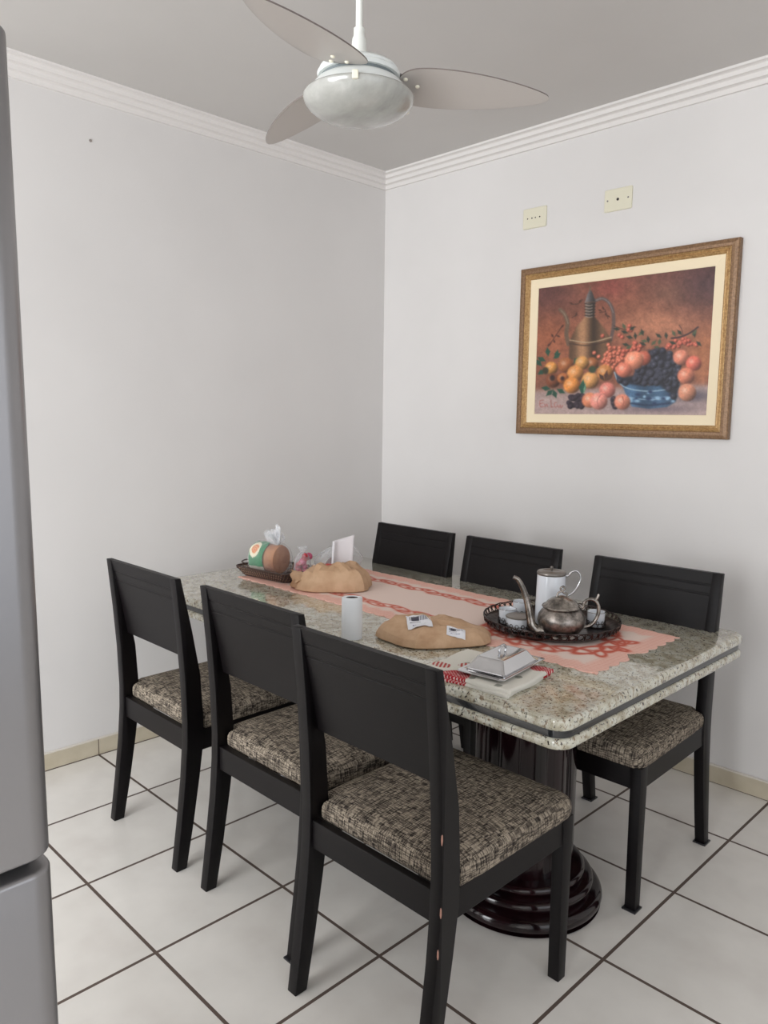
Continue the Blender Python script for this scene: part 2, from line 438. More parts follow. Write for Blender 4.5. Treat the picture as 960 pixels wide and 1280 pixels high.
# ------------------------------------------------------------------ refrigerator
fr = thing('refrigerator', 'tall silver two-door refrigerator at the left edge of the picture', 'refrigerator', (2.12, -3.186, 0))
fr.rotation_euler = (0.009, 0, 0)
def fdoor(z0, z1, name):
    rings = []
    # outline in (x,y): back x=.27 ... front x=.33 with rounded vertical front edges
    def ring(z, d):
        pts = [(0.262, -0.34+d, z), (0.262, 0.34-d, z)]
        R = 0.024
        for i in range(7):
            a = PI/2*i/6; pts.append((0.33-d-R+R*math.sin(a), 0.34-d-R+R*math.cos(a), z))
        for i in range(7):
            a = PI/2*i/6; pts.append((0.33-d-R+R*math.cos(a), -0.34+d+R-R*math.sin(a), z))
        return pts
    for i in range(5):
        a = PI/2*i/4; rings.append(ring(z0+0.005*(1-math.cos(a)), 0.005*(1-math.sin(a))))
    for i in range(5):
        a = PI/2*i/4; rings.append(ring(z1-0.005+0.005*math.sin(a), 0.005*(1-math.cos(a))))
    return MB().loft(rings).build(name, m_fridge, fr, smooth=40)
MB().box((-0.34, -0.335, 0.03), (0.255, 0.335, 1.80)).build('cabinet', m_fridgeside, fr, bevel=0.006)
fdoor(0.05, 1.050, 'door'); fdoor(1.062, 1.812, 'freezer_door')
MB().box((0.24, -0.325, 1.045), (0.30, 0.325, 1.073)).build('grip_channel', m_darkgap, fr)
MB().box((0.22, 0.27, 1.798), (0.31, 0.33, 1.822)).build('hinge_cover', m_darkgap, fr, bevel=0.004)
for sx in (-0.28, 0.2):
    for sy in (-0.28, 0.28): MB().lathe([(0.02, 0), (0.02, 0.035)], 14, (sx, sy, 0)).build('foot', m_darkgap, fr)

# ------------------------------------------------------------------ dining table
TX0, TX1, TY0, TY1 = 0.17, 2.238, -1.598, -0.470
tb = thing('dining_table', 'long speckled granite dining table with black edge band on two round pedestals', 'table', ((TX0+TX1)/2, (TY0+TY1)/2, 0))
def rel(b):
    cx, cy = (TX0+TX1)/2, (TY0+TY1)/2
    b.v = [(v[0]-cx, v[1]-cy, v[2]) for v in b.v]; return b
rel(slab(TX0, TX1, TY0, TY1, 0.747, 0.780, 0.05, 0.010)).build('tabletop', m_gran, tb, smooth=40)
rel(slab(TX0+0.008, TX1-0.008, TY0+0.008, TY1-0.008, 0.7285, 0.7475, 0.045, 0.001)).build('edge_band', m_blackstone, tb, smooth=40)
rel(slab(TX0, TX1, TY0, TY1, 0.700, 0.729, 0.05, 0.010)).build('lower_slab', m_gran, tb, smooth=40)
for px, py in ((1.86, -1.19), (0.755, -1.17)):
    cx, cy = px-(TX0+TX1)/2, py-(TY0+TY1)/2
    MB().lathe([(0.150, 0.12), (0.158, 0.14), (0.158, 0.66), (0.170, 0.68), (0.170, 0.702)], 168, (cx, cy, 0), flute=12, famp=0.07, frange=(0.135, 0.67)).build('column', m_lacq, tb, smooth=50)
    prof = [(0.20, 0.0), (0.236, 0.0), (0.244, 0.006)]
    for i in range(9):
        a = -PI/2+PI*i/8; prof.append((0.226+0.022*math.cos(a), 0.030+0.022*math.sin(a)))
    for i in range(9):
        a = -PI/2+PI*i/8; prof.append((0.203+0.016*math.cos(a), 0.074+0.016*math.sin(a)))
    for i in range(9):
        a = -PI/2+PI*i/8; prof.append((0.178+0.014*math.cos(a), 0.108+0.014*math.sin(a)))
    prof += [(0.150, 0.124)]
    MB().lathe(prof, 72, (cx, cy, 0)).build('pedestal_base', m_lacq, tb, smooth=50)

# ------------------------------------------------------------------ chairs
RE = [(0, 0), (0.15, 0.020), (0.30, 0.038), (0.42, 0.047), (0.50, 0.049), (0.65, 0.044), (0.80, 0.033), (0.975, 0.016)]
FE = [(0, 0.038), (0.15, 0.067), (0.30, 0.092), (0.42, 0.109), (0.50, 0.110), (0.65, 0.101), (0.80, 0.074), (0.975, 0.037)]
def itp(tab, z): return float(np.interp(z, [t[0] for t in tab], [t[1] for t in tab]))
HW = 0.2385; LT = 0.034
def extrude_x(poly, x0, x1): return MB().loft([[(x0, y, z) for y, z in poly], [(x1, y, z) for y, z in poly]])
def chair_leg(parent, poly, x0, x1, pad=None):
    o = extrude_x(poly, x0, x1).build('leg', m_bw, parent, bevel=0.0022, smooth=30)
    return o
def make_chair(label, loc, rz, pads=(), chips=False):
    t = thing('dining_chair', label, 'chair', loc, rz, 'black dining chairs around the table')
    zs = [0, 0.08, 0.15, 0.22, 0.30, 0.36, 0.42, 0.46, 0.50, 0.57, 0.65, 0.72, 0.80, 0.89, 0.975]
    prof = [(itp(RE, z), z) for z in zs]+[(itp(FE, z), z) for z in zs[::-1]]
    legs = {}
    for s in (-1, 1):
        a, b = sorted((s*HW, s*(HW-LT)))
        legs['r', s] = chair_leg(t, prof, a, b)
        fx = 0.012 if s else 0
        fp = [(0.535, 0), (0.568, 0), (0.576, 0.46), (0.530, 0.46)]
        legs['f', s] = chair_leg(t, fp, a, b)
    for k, s in pads:
        a, b = sorted((s*(HW+0.005), s*(HW-LT-0.005)))
        y0, y1 = (-0.006, 0.044) if k == 'r' else (0.529, 0.575)
        MB().box((a, y0, 0), (b, y1, 0.005)).build('felt_pad', m_darkgap, legs[k, s])
    if chips:
        lg = legs['r', 1]
        for x, z in ((HW-0.003, 0.335), (HW-0.003, 0.60), (HW-0.003, 0.43)):
            y = itp(RE, z)
            c = MB().lathe([(0.001, -0.014), (0.0022, -0.004), (0.0019, 0.008), (0.0008, 0.013)], 8, (x+0.0014, y+0.0012, z))
            c.build('paint_chip', m_chip, lg)
    xi = HW-LT
    # backrest with two routed grooves near the top, front and rear
    zb, zt = 0.70, 0.9745
    zz = [zb, 0.90-0.003, 0.90-0.001, 0.90+0.003, 0.90+0.005, 0.932-0.003, 0.932-0.001, 0.932+0.003, 0.932+0.005, zt]
    g = [0, 0, 1, 1, 0, 0, 1, 1, 0, 0]
    zl = [0.70, 0.76, 0.82]+zz[1:]; gl = [0, 0, 0]+g[1:]
    poly = [(itp(FE, z)-0.001-0.0185+0.0013*q, z) for z, q in zip(zl, gl)]+[(itp(FE, z)-0.001-0.0013*q, z) for z, q in list(zip(zl, gl))[::-1]]
    extrude_x(poly, -xi-0.001, xi+0.001).build('backrest', m_bw, t, smooth=20)
    for s in (-1, 1):
        a, b = sorted((s*(HW-0.004), s*(HW-0.026)))
        MB().box((a, itp(FE, 0.43)-0.004, 0.388), (b, 0.533, 0.460)).build('rail', m_bw, t, bevel=0.002)
    MB().box((-xi-0.001, 0.548, 0.388), (xi+0.001, 0.571, 0.460)).build('rail', m_bw, t, bevel=0.002)
    MB().box((-xi-0.001, 0.056, 0.388), (xi+0.001, 0.078, 0.463)).build('rail', m_bw, t, bevel=0.002)
    # cushion notched around the rear legs
    def outline(sc, z):
        cx, cy = 0.0, 0.33; pts = []
        base = [(-0.198, 0.082), (0.198, 0.082), (0.200, 0.112), (0.236, 0.116)]
        n1 = [(0.239, 0.20), (0.240, 0.35), (0.241, 0.50)]
        cor = [(0.241-0.035+0.035*math.cos(a), 0.582-0.035+0.035*math.sin(a)) for a in [PI/2*i/6 for i in range(7)]]
        half = base[1:]+n1+cor
        full = half+[(-x, y) for x, y in half[::-1]]
        for x, y in full: pts.append((cx+(x-cx)*sc[0], cy+(y-cy)*sc[1], z))
        return pts
    rings = []
    for s_, z in (((0.985, 0.985), 0.458), ((1.0, 1.0), 0.466), ((1.004, 1.004), 0.480), ((1.0, 1.0), 0.493), ((0.982, 0.984), 0.504), ((0.94, 0.945), 0.512), ((0.85, 0.86), 0.519), ((0.65, 0.66), 0.524), ((0.35, 0.35), 0.527), ((0.1, 0.1), 0.528)):
        rings.append(outline(s_, z))
    MB().loft(rings).build('seat_cushion', m_fab, t, smooth=50)
    return t
make_chair('black wooden chair with tweed seat on the near side, closest to the left wall', (0.792, -1.938, 0), 0)
make_chair('black chair with tweed seat, in the middle of the three on the near side', (1.392, -1.925, 0), 0, pads=(('r', 1),))
make_chair('nearest black chair, back to the camera, chipped rear leg, beside the right pedestal', (1.932, -1.996, 0), 0, chips=True)
make_chair('black chair on the wall side, closest to the room corner', (0.735, -0.475, 0), PI, pads=(('f', -1),))
make_chair('black chair on the wall side, behind the coffee pot, middle of its row', (1.290, -0.475, 0), PI)
make_chair('black wall-side chair at the right end of the table, tweed seat showing below the top', (1.921, -0.478, 0), PI+0.02, pads=(('f', -1), ('r', -1), ('f', 1), ('r', 1)))

# ------------------------------------------------------------------ ceiling fan
HX, HY = 1.576, -1.661
fan = thing('ceiling_fan', 'white ceiling fan with three translucent blades and frosted glass light bowl', 'ceiling fan', (HX, HY, RH))
def fz(z): return z-RH
MB().lathe([(0.0090, fz(2.49)), (0.0090, fz(2.79))], 20).build('down_rod', m_rod, fan, smooth=40)
MB().lathe([(0.012, fz(2.72)), (0.045, fz(2.76)), (0.055, fz(2.80))], 32).build('ceiling_canopy', m_rod, fan, smooth=40)
MB().lathe([(0.020, fz(2.416)), (0.020, fz(2.45)), (0.018, fz(2.472)), (0.0145, fz(2.480)), (0.0140, fz(2.498)), (0.0100, fz(2.500))], 28).build('rod_cup', m_rod, fan, smooth=40)
MB().lathe([(0.05, fz(2.372)), (0.108, fz(2.374)), (0.110, fz(2.383)), (0.104, fz(2.388)), (0.104, fz(2.394)), (0.098, fz(2.400)), (0.080, fz(2.408)), (0.05, fz(2.415)), (0.02, fz(2.418))], 64).build('motor_housing', m_white, fan, smooth=30)
MB().lathe([(0.03, fz(2.360)), (0.100, fz(2.362)), (0.100, fz(2.377)), (0.03, fz(2.379))], 64).build('vent_ring', m_slot, fan, smooth=30)
MB().lathe([(0.10, fz(2.327)), (0.134, fz(2.328)), (0.134, fz(2.333)), (0.120, fz(2.352)), (0.112, fz(2.360)), (0.098, fz(2.368)), (0.03, fz(2.368))], 64).build('lamp_pan', m_white, fan, smooth=30)
pr_ = [(0.0, 0)]
dome = []
for i in range(15):
    a = PI/2*i/14; dome.append((0.146*math.sin(a)**0.9 if i else 0.001, fz(2.322-0.056*math.cos(a)**1.15)))
dome.append((0.1470, fz(2.325))); dome.append((0.144, fz(2.330))); dome.append((0.134, fz(2.331)))
MB().lathe(dome, 80).build('glass_bowl', m_dome, fan, smooth=60)
for a in (-46, 74, 194):
    a = math.radians(a); b = MB().box((0.128, -0.008, fz(2.314)), (0.153, 0.008, fz(2.335))).build('bowl_clip', m_screwc, fan, bevel=0.003)
    b.rotation_euler = (0, 0, a)
def blade(deg):
    a = math.radians(deg); p = math.radians(-11)
    u = Vector((math.cos(a), math.sin(a), 0)); v = Vector((-math.sin(a)*math.cos(p), math.cos(a)*math.cos(p), math.sin(p))); w = u.cross(v)
    # outline: (r, edge offset) leading (+v) and trailing (-v)
    up = [(0.105, 0.030), (0.108, 0.060), (0.122, 0.079), (0.160, 0.087), (0.22, 0.085), (0.29, 0.073), (0.36, 0.054), (0.43, 0.028), (0.485, 0.000), (0.510, -0.022)]
    dn = [(0.512, -0.034), (0.500, -0.048), (0.46, -0.062), (0.40, -0.075), (0.33, -0.084), (0.26, -0.086), (0.19, -0.080), (0.14, -0.066), (0.112, -0.040), (0.105, -0.010)]
    o2 = catmull([(x, y, 0) for x, y in up+dn+[up[0]]], 4)[:-1]
    def pt(x, y, h):
        z = 2.372-(x-0.1)*0.075
        c = Vector((0, 0, fz(z)))+u*x+v*y+w*h
        return c
    b = MB().loft([[pt(q.x, q.y, -0.0018) for q in o2], [pt(q.x, q.y, 0.0018) for q in o2]])
    o = link('blade', b.v, b.f, None, fan, mats=[m_blade, m_bladeedge])
    for pl in o.data.polygons:
        pl.material_index = 1 if len(pl.vertices) == 4 and not (pl.vertices[0] == 0 and len(pl.vertices) > 4) else 0
    # bracket
    ar = MB()
    ar.loft([[pt(0.075, -0.022, 0.006), pt(0.075, 0.022, 0.006), pt(0.075, 0.022, 0.018), pt(0.075, -0.022, 0.018)],
             [pt(0.115, -0.028, 0.003), pt(0.115, 0.028, 0.003), pt(0.115, 0.028, 0.007), pt(0.115, -0.028, 0.007)],
             [pt(0.165, -0.034, 0.002), pt(0.165, 0.034, 0.002), pt(0.165, 0.034, 0.005), pt(0.165, -0.034, 0.005)]])
    ar.build('blade_arm', m_arm, fan)
    for x, y in ((0.122, 0.022), (0.122, -0.022), (0.158, 0.0)):
        m_ = MB(); ctr = pt(x, y, -0.001)
        s_ = [[ctr+(u*math.cos(2*PI*j/12)+v*math.sin(2*PI*j/12))*r_-w*h_ for j in range(12)] for r_, h_ in ((0.0062, 0), (0.0058, 0.003), (0.003, 0.005))]
        m_.loft(s_).build('blade_screw', m_screwc, o, smooth=60)
for d in (53.5, 174.0, 293.5): blade(d)

# ------------------------------------------------------------------ wall plates
def wplate(xc, zc, label, holes, screws, w=0.128, h=0.092):
    t = thing('wall_plate', label, 'wall plate', (xc, 0, zc))
    b = MB().loft([[(x, -0.0, z) for x, z, _ in rrect(-w/2, w/2, -h/2, h/2, 0.005, 0)], [(x, -0.006, z) for x, z, _ in rrect(-w/2, w/2, -h/2, h/2, 0.005, 0)], [(x, -0.008, z) for x, z, _ in rrect(-w/2+.003, w/2-.003, -h/2+.003, h/2-.003, 0.004, 0)]])
    b.build('cover', m_plate, t)
    for x, r in holes:
        o = MB().lathe([(r, 0), (r, 0.0012)], 14).build('hole', m_hole, t); o.location = (x, -0.0078, 0); o.rotation_euler = (PI/2, 0, 0)
    for x in screws:
        o = MB().lathe([(0.0036, 0), (0.0036, 0.001), (0.002, 0.002)], 12).build('screw', m_arm, t); o.location = (x, -0.0078, 0); o.rotation_euler = (PI/2, 0, 0)
wplate(0.998, 2.418, 'cream wall plate with four small holes above the left half of the painting', ((-0.037, 0.0030), (-0.013, 0.0034), (0.006, 0.0030), (0.030, 0.0034)), ())
wplate(1.422, 2.424, 'cream wall plate with one dark centre hole, the right and higher of the two', ((0.0, 0.006),), (-0.048, 0.048))

# ------------------------------------------------------------------ painting
PX0, PX1, PZ0, PZ1 = 0.947, 1.956, 1.416, 2.186
pg = thing('framed_painting', 'gilt framed still life of fruit, grapes and a metal ewer on the right wall', 'painting', ((PX0+PX1)/2, 0, (PZ0+PZ1)/2))
hw, hh = (PX1-PX0)/2, (PZ1-PZ0)/2
def moulding(name, prof, m):
    rings = []
    for d, y in prof: rings.append([(-hw+d, -y, -hh+d), (hw-d, -y, -hh+d), (hw-d, -y, hh-d), (-hw+d, -y, hh-d)])
    return MB().loft(rings, cap0=False, cap1=False, wrap=True).build(name, m, pg)
moulding('outer_moulding', [(0, 0.001), (0, 0.026), (0.004, 0.031), (0.016, 0.034), (0.027, 0.033), (0.030, 0.029), (0.030, 0.001)], m_frame)
moulding('gilt_moulding', [(0.0295, 0.001), (0.0295, 0.030), (0.034, 0.033), (0.038, 0.028), (0.041, 0.030), (0.045, 0.025), (0.048, 0.026), (0.054, 0.020), (0.054, 0.001)], m_gold)
moulding('linen_liner', [(0.0535, 0.001), (0.0535, 0.019), (0.056, 0.020), (0.094, 0.015), (0.095, 0.012), (0.095, 0.001)], m_liner)
NU, NV = 330, 246
cw, chh = hw-0.093, hh-0.093
U, V = np.meshgrid(np.linspace(0, 1, NU), np.linspace(0, 1, NV))
def homog(dst):
    src = [(0, 0), (1, 0), (1, 1), (0, 1)]; A = []; B = []
    for (x, y), (X, Y) in zip(src, dst):
        A += [[x, y, 1, 0, 0, 0, -X*x, -X*y], [0, 0, 0, x, y, 1, -Y*x, -Y*y]]; B += [X, Y]
    return np.append(np.linalg.solve(np.array(A, float), np.array(B, float)), 1).reshape(3, 3)
Hm = homog([(90, 403), (785, 318), (742, 923), (78, 912)])
den = Hm[2, 0]*U+Hm[2, 1]*V+1
GXX = (Hm[0, 0]*U+Hm[0, 1]*V+Hm[0, 2])/den; GYY = (Hm[1, 0]*U+Hm[1, 1]*V+Hm[1, 2])/den
rng = np.random.RandomState(3)
def vnoise(sc, seed):
    r = np.random.RandomState(seed); g = r.rand(80, 80)
    x = (GXX/sc) % 78; y = (GYY/sc) % 78; xi = x.astype(int); yi = y.astype(int); fx = x-xi; fy = y-yi
    fx = fx*fx*(3-2*fx); fy = fy*fy*(3-2*fy)
    return (g[yi, xi]*(1-fx)+g[yi, xi+1]*fx)*(1-fy)+(g[yi+1, xi]*(1-fx)+g[yi+1, xi+1]*fx)*fy
IMG = np.zeros((NV, NU, 3))
def blob(cx, cy, s): return np.exp(-(((GXX-cx)/s[0])**2+((GYY-cy)/s[1])**2))
base_ = np.array([142., 84, 62]); IMG[:] = base_
def tint(w, c):
    global IMG; IMG = IMG*(1-w[..., None])+np.array(c, float)*w[..., None]
tint(np.clip(blob(110, 420, (150, 110))*0.9, 0, 1), (92, 56, 54))
tint(np.clip(blob(770, 380, (210, 150))*1.0, 0, 1), (80, 52, 54))
tint(np.clip(blob(470, 340, (200, 70))*0.6, 0, 1), (110, 64, 58))
tint(np.clip(blob(370, 400, (70, 60))*0.6, 0, 1), (148, 66, 60))
tint(np.clip(blob(560, 560, (150, 70))*0.8, 0, 1), (186, 120, 88))
tint(np.clip(blob(140, 610, (90, 90))*0.7, 0, 1), (168, 94, 62))
tint(np.clip(blob(740, 690, (60, 120))*0.7, 0, 1), (186, 112, 66))
tint(np.clip(blob(600, 430, (70, 50))*0.4, 0, 1), (132, 92, 70))
n_ = vnoise(26, 1)*0.5+vnoise(9, 2)*0.3+vnoise(4, 5)*0.2
IMG *= (0.84+0.32*n_)[..., None]
tabY = 815-(GXX-90)*0.02
wt = 1/(1+np.exp(-(GYY-tabY)/5)); tint(wt, (176, 150, 144)); IMG *= (0.95+0.1*vnoise(14, 7))[..., None]
tint(blob(690, 845, (75, 26))*0.85, (74, 66, 80)); tint(blob(560, 895, (150, 16))*0.7, (100, 84, 96)); tint(blob(180, 790, (110, 40))*0.5, (120, 84, 70))
def disc(cx, cy, rx, ry, c, hl=0.5, dark=0.6, soft=1.6, hc=(245, 215, 190), rim=None):
    global IMG
    d = np.sqrt(((GXX-cx)/rx)**2+((GYY-cy)/ry)**2); w = 1/(1+np.exp((d-1)*min(rx, ry)/soft))
    sh = np.clip(1.12-dark*np.clip(((GXX-cx)/rx*0.6+(GYY-cy)/ry*0.55)+0.25*d*d, 0, 2), 0.25, 1.2)
    col = np.array(c, float)*sh[..., None]
    h = np.exp(-(((GXX-cx+rx*0.28)/(rx*0.34))**2+((GYY-cy+ry*0.25)/(ry*0.34))**2))*hl
    col = col*(1-h[..., None])+np.array(hc, float)*h[..., None]
    IMG = IMG*(1-w[..., None])+col*w[..., None]
def poly(pts, c, soft=1.2, shade=None):
    global IMG
    P = np.array(pts, float); inside = np.zeros(GXX.shape, bool); dm = np.full(GXX.shape, 1e9); n = len(P)
    for i in range(n):
        a, b = P[i], P[(i+1) % n]
        cond = ((a[1] > GYY) != (b[1] > GYY)) & (GXX < (b[0]-a[0])*(GYY-a[1])/((b[1]-a[1]) if b[1] != a[1] else 1e-9)+a[0]); inside ^= cond
        t = np.clip(((GXX-a[0])*(b[0]-a[0])+(GYY-a[1])*(b[1]-a[1]))/max((b-a)@(b-a), 1e-9), 0, 1)
        dm = np.minimum(dm, np.hypot(GXX-a[0]-t*(b[0]-a[0]), GYY-a[1]-t*(b[1]-a[1])))
    sd = np.where(inside, -dm, dm); w = 1/(1+np.exp(np.clip(sd/soft, -30, 30)))
    col = np.array(c, float)*np.ones(GXX.shape+(3,))
    if shade is not None: col = col*shade[..., None]
    IMG = IMG*(1-w[..., None])+np.clip(col, 0, 255)*w[..., None]
def stroke(pts, r, c, op=1.0, soft=0.9):
    global IMG
    P = [tuple(q)[:2] for q in catmull([(x, y, 0) for x, y in pts], 5)] if len(pts) > 2 else pts
    dm = np.full(GXX.shape, 1e9)
    for a, b in zip(P[:-1], P[1:]):
        L = (b[0]-a[0])**2+(b[1]-a[1])**2+1e-9
        t = np.clip(((GXX-a[0])*(b[0]-a[0])+(GYY-a[1])*(b[1]-a[1]))/L, 0, 1)
        dm = np.minimum(dm, np.hypot(GXX-a[0]-t*(b[0]-a[0]), GYY-a[1]-t*(b[1]-a[1])))
    w = op/(1+np.exp(np.clip((dm-r)/soft, -30, 30))); tint(w, c)
def leaf(x, y, ang, ln, wd, c):
    dx, dy = math.cos(ang), math.sin(ang)
    poly([(x, y), (x+dx*ln*.5-dy*wd, y+dy*ln*.5+dx*wd), (x+dx*ln, y+dy*ln), (x+dx*ln*.5+dy*wd, y+dy*ln*.5-dx*wd)], c, 1.0)
# ewer
stroke([(175, 492), (192, 510), (204, 545), (200, 590), (208, 632)], 8, (108, 84, 66)); stroke([(178, 494), (194, 514), (206, 548)], 2.2, (150, 128, 108), .6)
stroke([(312, 456), (340, 448), (366, 466), (382, 505), (383, 565), (372, 618)], 7, (98, 78, 72)); stroke([(312, 456), (340, 448), (366, 466), (382, 505)], 2, (130, 122, 124), .7)
shx = 0.72+0.75*np.exp(-((GXX-262)/26)**2)+0.25*np.exp(-((GXX-345)/18)**2)-0.25*np.exp(-((GXX-305)/16)**2)
poly([(274, 520), (308, 520), (340, 560), (374, 612), (376, 690), (300, 702), (210, 695), (212, 620), (240, 560)], (120, 86, 60), 1.5, shx)
stroke([(214, 616), (290, 626), (374, 606)], 2.2, (186, 160, 126), .8); stroke([(212, 630), (290, 638), (374, 618)], 2.5, (64, 44, 36), .7)
poly([(272, 462), (312, 462), (308, 522), (274, 522)], (96, 80, 68), 1.2, shx)
for yy in (468, 480, 492, 504, 516): stroke([(272, yy), (290, yy+4), (311, yy)], 2, (44, 36, 36), .75); stroke([(276, yy+5), (290, yy+8), (300, yy+6)], 1.4, (170, 160, 150), .7)
poly([(291, 408), (300, 422), (314, 460), (272, 462), (280, 432)], (104, 98, 98), 1.2, shx); stroke([(292, 398), (291, 412)], 3, (110, 84, 64))
# twigs with small leaves
for pts in ([(220, 470), (245, 468), (262, 452)], [(222, 524), (240, 514)], [(130, 640), (160, 595), (185, 555)], [(330, 505), (352, 500), (345, 488)], [(352, 500), (362, 530)], [(385, 560), (430, 575), (470, 565)]): stroke(pts, 1.6, (66, 40, 34), .8)
for x, y, a in [(226, 470, 3.6), (248, 466, 5.2), (235, 520, 5.0), (150, 605, 4.2), (160, 596, 0.4), (150, 612, 1.2), (178, 566, 5.5), (140, 628, 2.5), (345, 495, 4.4), (350, 505, 1.2), (338, 500, 3.6), (356, 515, 0.6)]: leaf(x, y, a, 18, 4, (78, 44, 34))
# berries
for i in range(60):
    x, y = rng.normal(385, 26), rng.normal(690, 22); disc(x, y, 8, 8, (196, 98, 72), .35, .7, 1)
for cx_, cy_, n2 in ((480, 645, 14), (620, 640, 12), (665, 630, 14), (430, 660, 10), (455, 562, 3), (395, 600, 3)):
    for i in range(n2): disc(rng.normal(cx_, 20), rng.normal(cy_, 9), 8, 8, (186, 84, 64), .3, .7, 1)
for x, y, a in [(440, 590, 3.5), (430, 575, 4.3), (445, 580, 5.6), (460, 610, 3.4), (470, 615, 4.6), (480, 600, 5.6), (490, 620, 0.2), (455, 640, 2.6), (445, 640, 3.4), (520, 630, 4.6), (530, 640, 5.5), (510, 640, 3.6), (540, 645, 0.3), (570, 610, 3.8), (590, 615, 4.6), (600, 625, 0.4), (625, 605, 4.2), (700, 610, 4.5), (705, 625, 0.8), (690, 600, 5.4), (650, 600, 4), (560, 640, 4.9), (500, 600, 4.4), (410, 575, 3.3)]: leaf(x, y, a, 28, 7, (44, 52, 40) if (x+y) % 3 else (78, 88, 60))
stroke([(712, 568), (680, 592), (640, 608), (610, 612)], 3.2, (58, 38, 40)); stroke([(655, 606), (650, 580), (640, 560)], 1.4, (92, 58, 48))
# left fruit
for x, y, a in [(130, 680, 4.6), (120, 700, 3.6), (160, 690, 4.9), (150, 690, 5.6), (120, 735, 2.6), (105, 720, 4), (170, 700, .3), (150, 815, 2.4), (150, 815, 1.2), (140, 812, 3.3), (165, 812, .5), (215, 705, 3.5), (300, 740, 4.2), (318, 725, .4), (228, 712, 5.4)]: leaf(x, y, a, 36, 10, (38, 78, 60))
for x, y, r, c in [(198, 716, 30, (156, 88, 48)), (300, 712, 26, (150, 86, 48)), (262, 708, 27, (196, 136, 70)), (142, 728, 25, (206, 136, 62)), (236, 750, 32, (206, 132, 66)), (350, 748, 32, (184, 116, 58)), (150, 778, 28, (120, 64, 40)), (188, 770, 22, (168, 92, 46)), (294, 778, 33, (210, 144, 78)), (222, 798, 32, (214, 130, 56))]: disc(x, y, r, r, c, .45, .75)
disc(147, 768, 10, 12, (44, 26, 24), 0, 0); disc(186, 770, 8, 9, (50, 30, 26), 0, 0); disc(120, 738, 12, 14, (50, 48, 34), 0, 0); disc(302, 735, 14, 14, (52, 64, 44), 0, 0)
leaf(262, 840, -1.5, 66, 14, (30, 84, 66)); leaf(268, 836, -1.4, 48, 4, (110, 150, 120))
leaf(352, 780, -1.4, 42, 9, (84, 52, 40)); leaf(348, 780, -2.2, 34, 8, (70, 44, 36)); leaf(358, 780, -.9, 34, 8, (92, 56, 42))
# bowl
sb = 0.75+0.5*np.exp(-((GXX-450)/35)**2)+0.35*np.exp(-((GXX-560)/40)**2)
poly([(386, 745), (400, 780), (420, 805), (440, 860), (455, 885), (520, 894), (590, 888), (622, 868), (636, 830), (640, 780), (520, 800), (420, 770)], (58, 88, 118), 1.5, sb)
stroke([(388, 748), (402, 784), (440, 812), (520, 824), (600, 815), (636, 796)], 2.4, (156, 184, 200), .8)
stroke([(442, 848), (520, 858), (600, 850), (632, 834)], 2.2, (150, 178, 196), .7); stroke([(446, 870), (520, 880), (600, 872)], 4, (30, 44, 74), .7)
for i in range(22):
    x = 440+rng.rand()*185; y = 826+rng.rand()*50; disc(x, y, 5+rng.rand()*7, 3+rng.rand()*3, (128, 160, 184) if i % 2 else (28, 44, 78), 0, 0)
# grapes
poly([(520, 660), (575, 650), (612, 680), (636, 740), (640, 800), (622, 860), (600, 830), (560, 800), (480, 800), (410, 790), (400, 770), (470, 760), (500, 710)], (34, 34, 44), 3)
for i in range(150):
    t = rng.rand(); x = 405+rng.rand()*235; y = 655+rng.rand()*180
    if ((x-555)/95)**2+((y-745)/85)**2 < 1 and not (x < 500 and y < 735) and not (y > 795 and x < 595): disc(x, y, 12, 12, (52, 52, 66), .45*rng.rand(), .8, 1.2, (150, 150, 160))
for x, y in [(545, 668), (575, 662), (600, 690), (622, 800), (628, 760), (615, 845), (408, 780), (430, 790)]: disc(x, y, 12, 12, (44, 44, 58), .25, .8, 1.2, (140, 140, 150))
for x, y, r, c in [(500, 692, 29, (184, 88, 66)), (464, 700, 37, (222, 130, 98)), (424, 738, 30, (212, 112, 86))]: disc(x, y, r, r, c, .55, .65)
for x, y, r, c in [(646, 690, 31, (204, 118, 92)), (694, 714, 30, (208, 96, 76)), (664, 764, 33, (200, 112, 84)), (668, 830, 35, (196, 124, 94))]: disc(x, y, r, r, c, .5, .7)
for i in range(26):
    x, y = 205+rng.rand()*62, 836+rng.rand()*50; disc(x, y, 10, 10, (50, 38, 48), .25*rng.rand(), .8, 1.2, (140, 120, 130))
for i in range(8): disc(380+rng.rand()*14, 850+rng.rand()*36, 9, 9, (46, 36, 46), .2, .8)
for x, y, r, c in [(360, 818, 31, (206, 114, 100)), (292, 858, 30, (212, 122, 84)), (327, 862, 34, (218, 132, 116)), (418, 866, 31, (208, 122, 96))]: disc(x, y, r, r, c, .6, .65)
stroke([(418, 845), (424, 866), (418, 888)], 1.6, (150, 76, 66), .6); stroke([(336, 835), (322, 858), (326, 884)], 1.6, (176, 86, 82), .6)
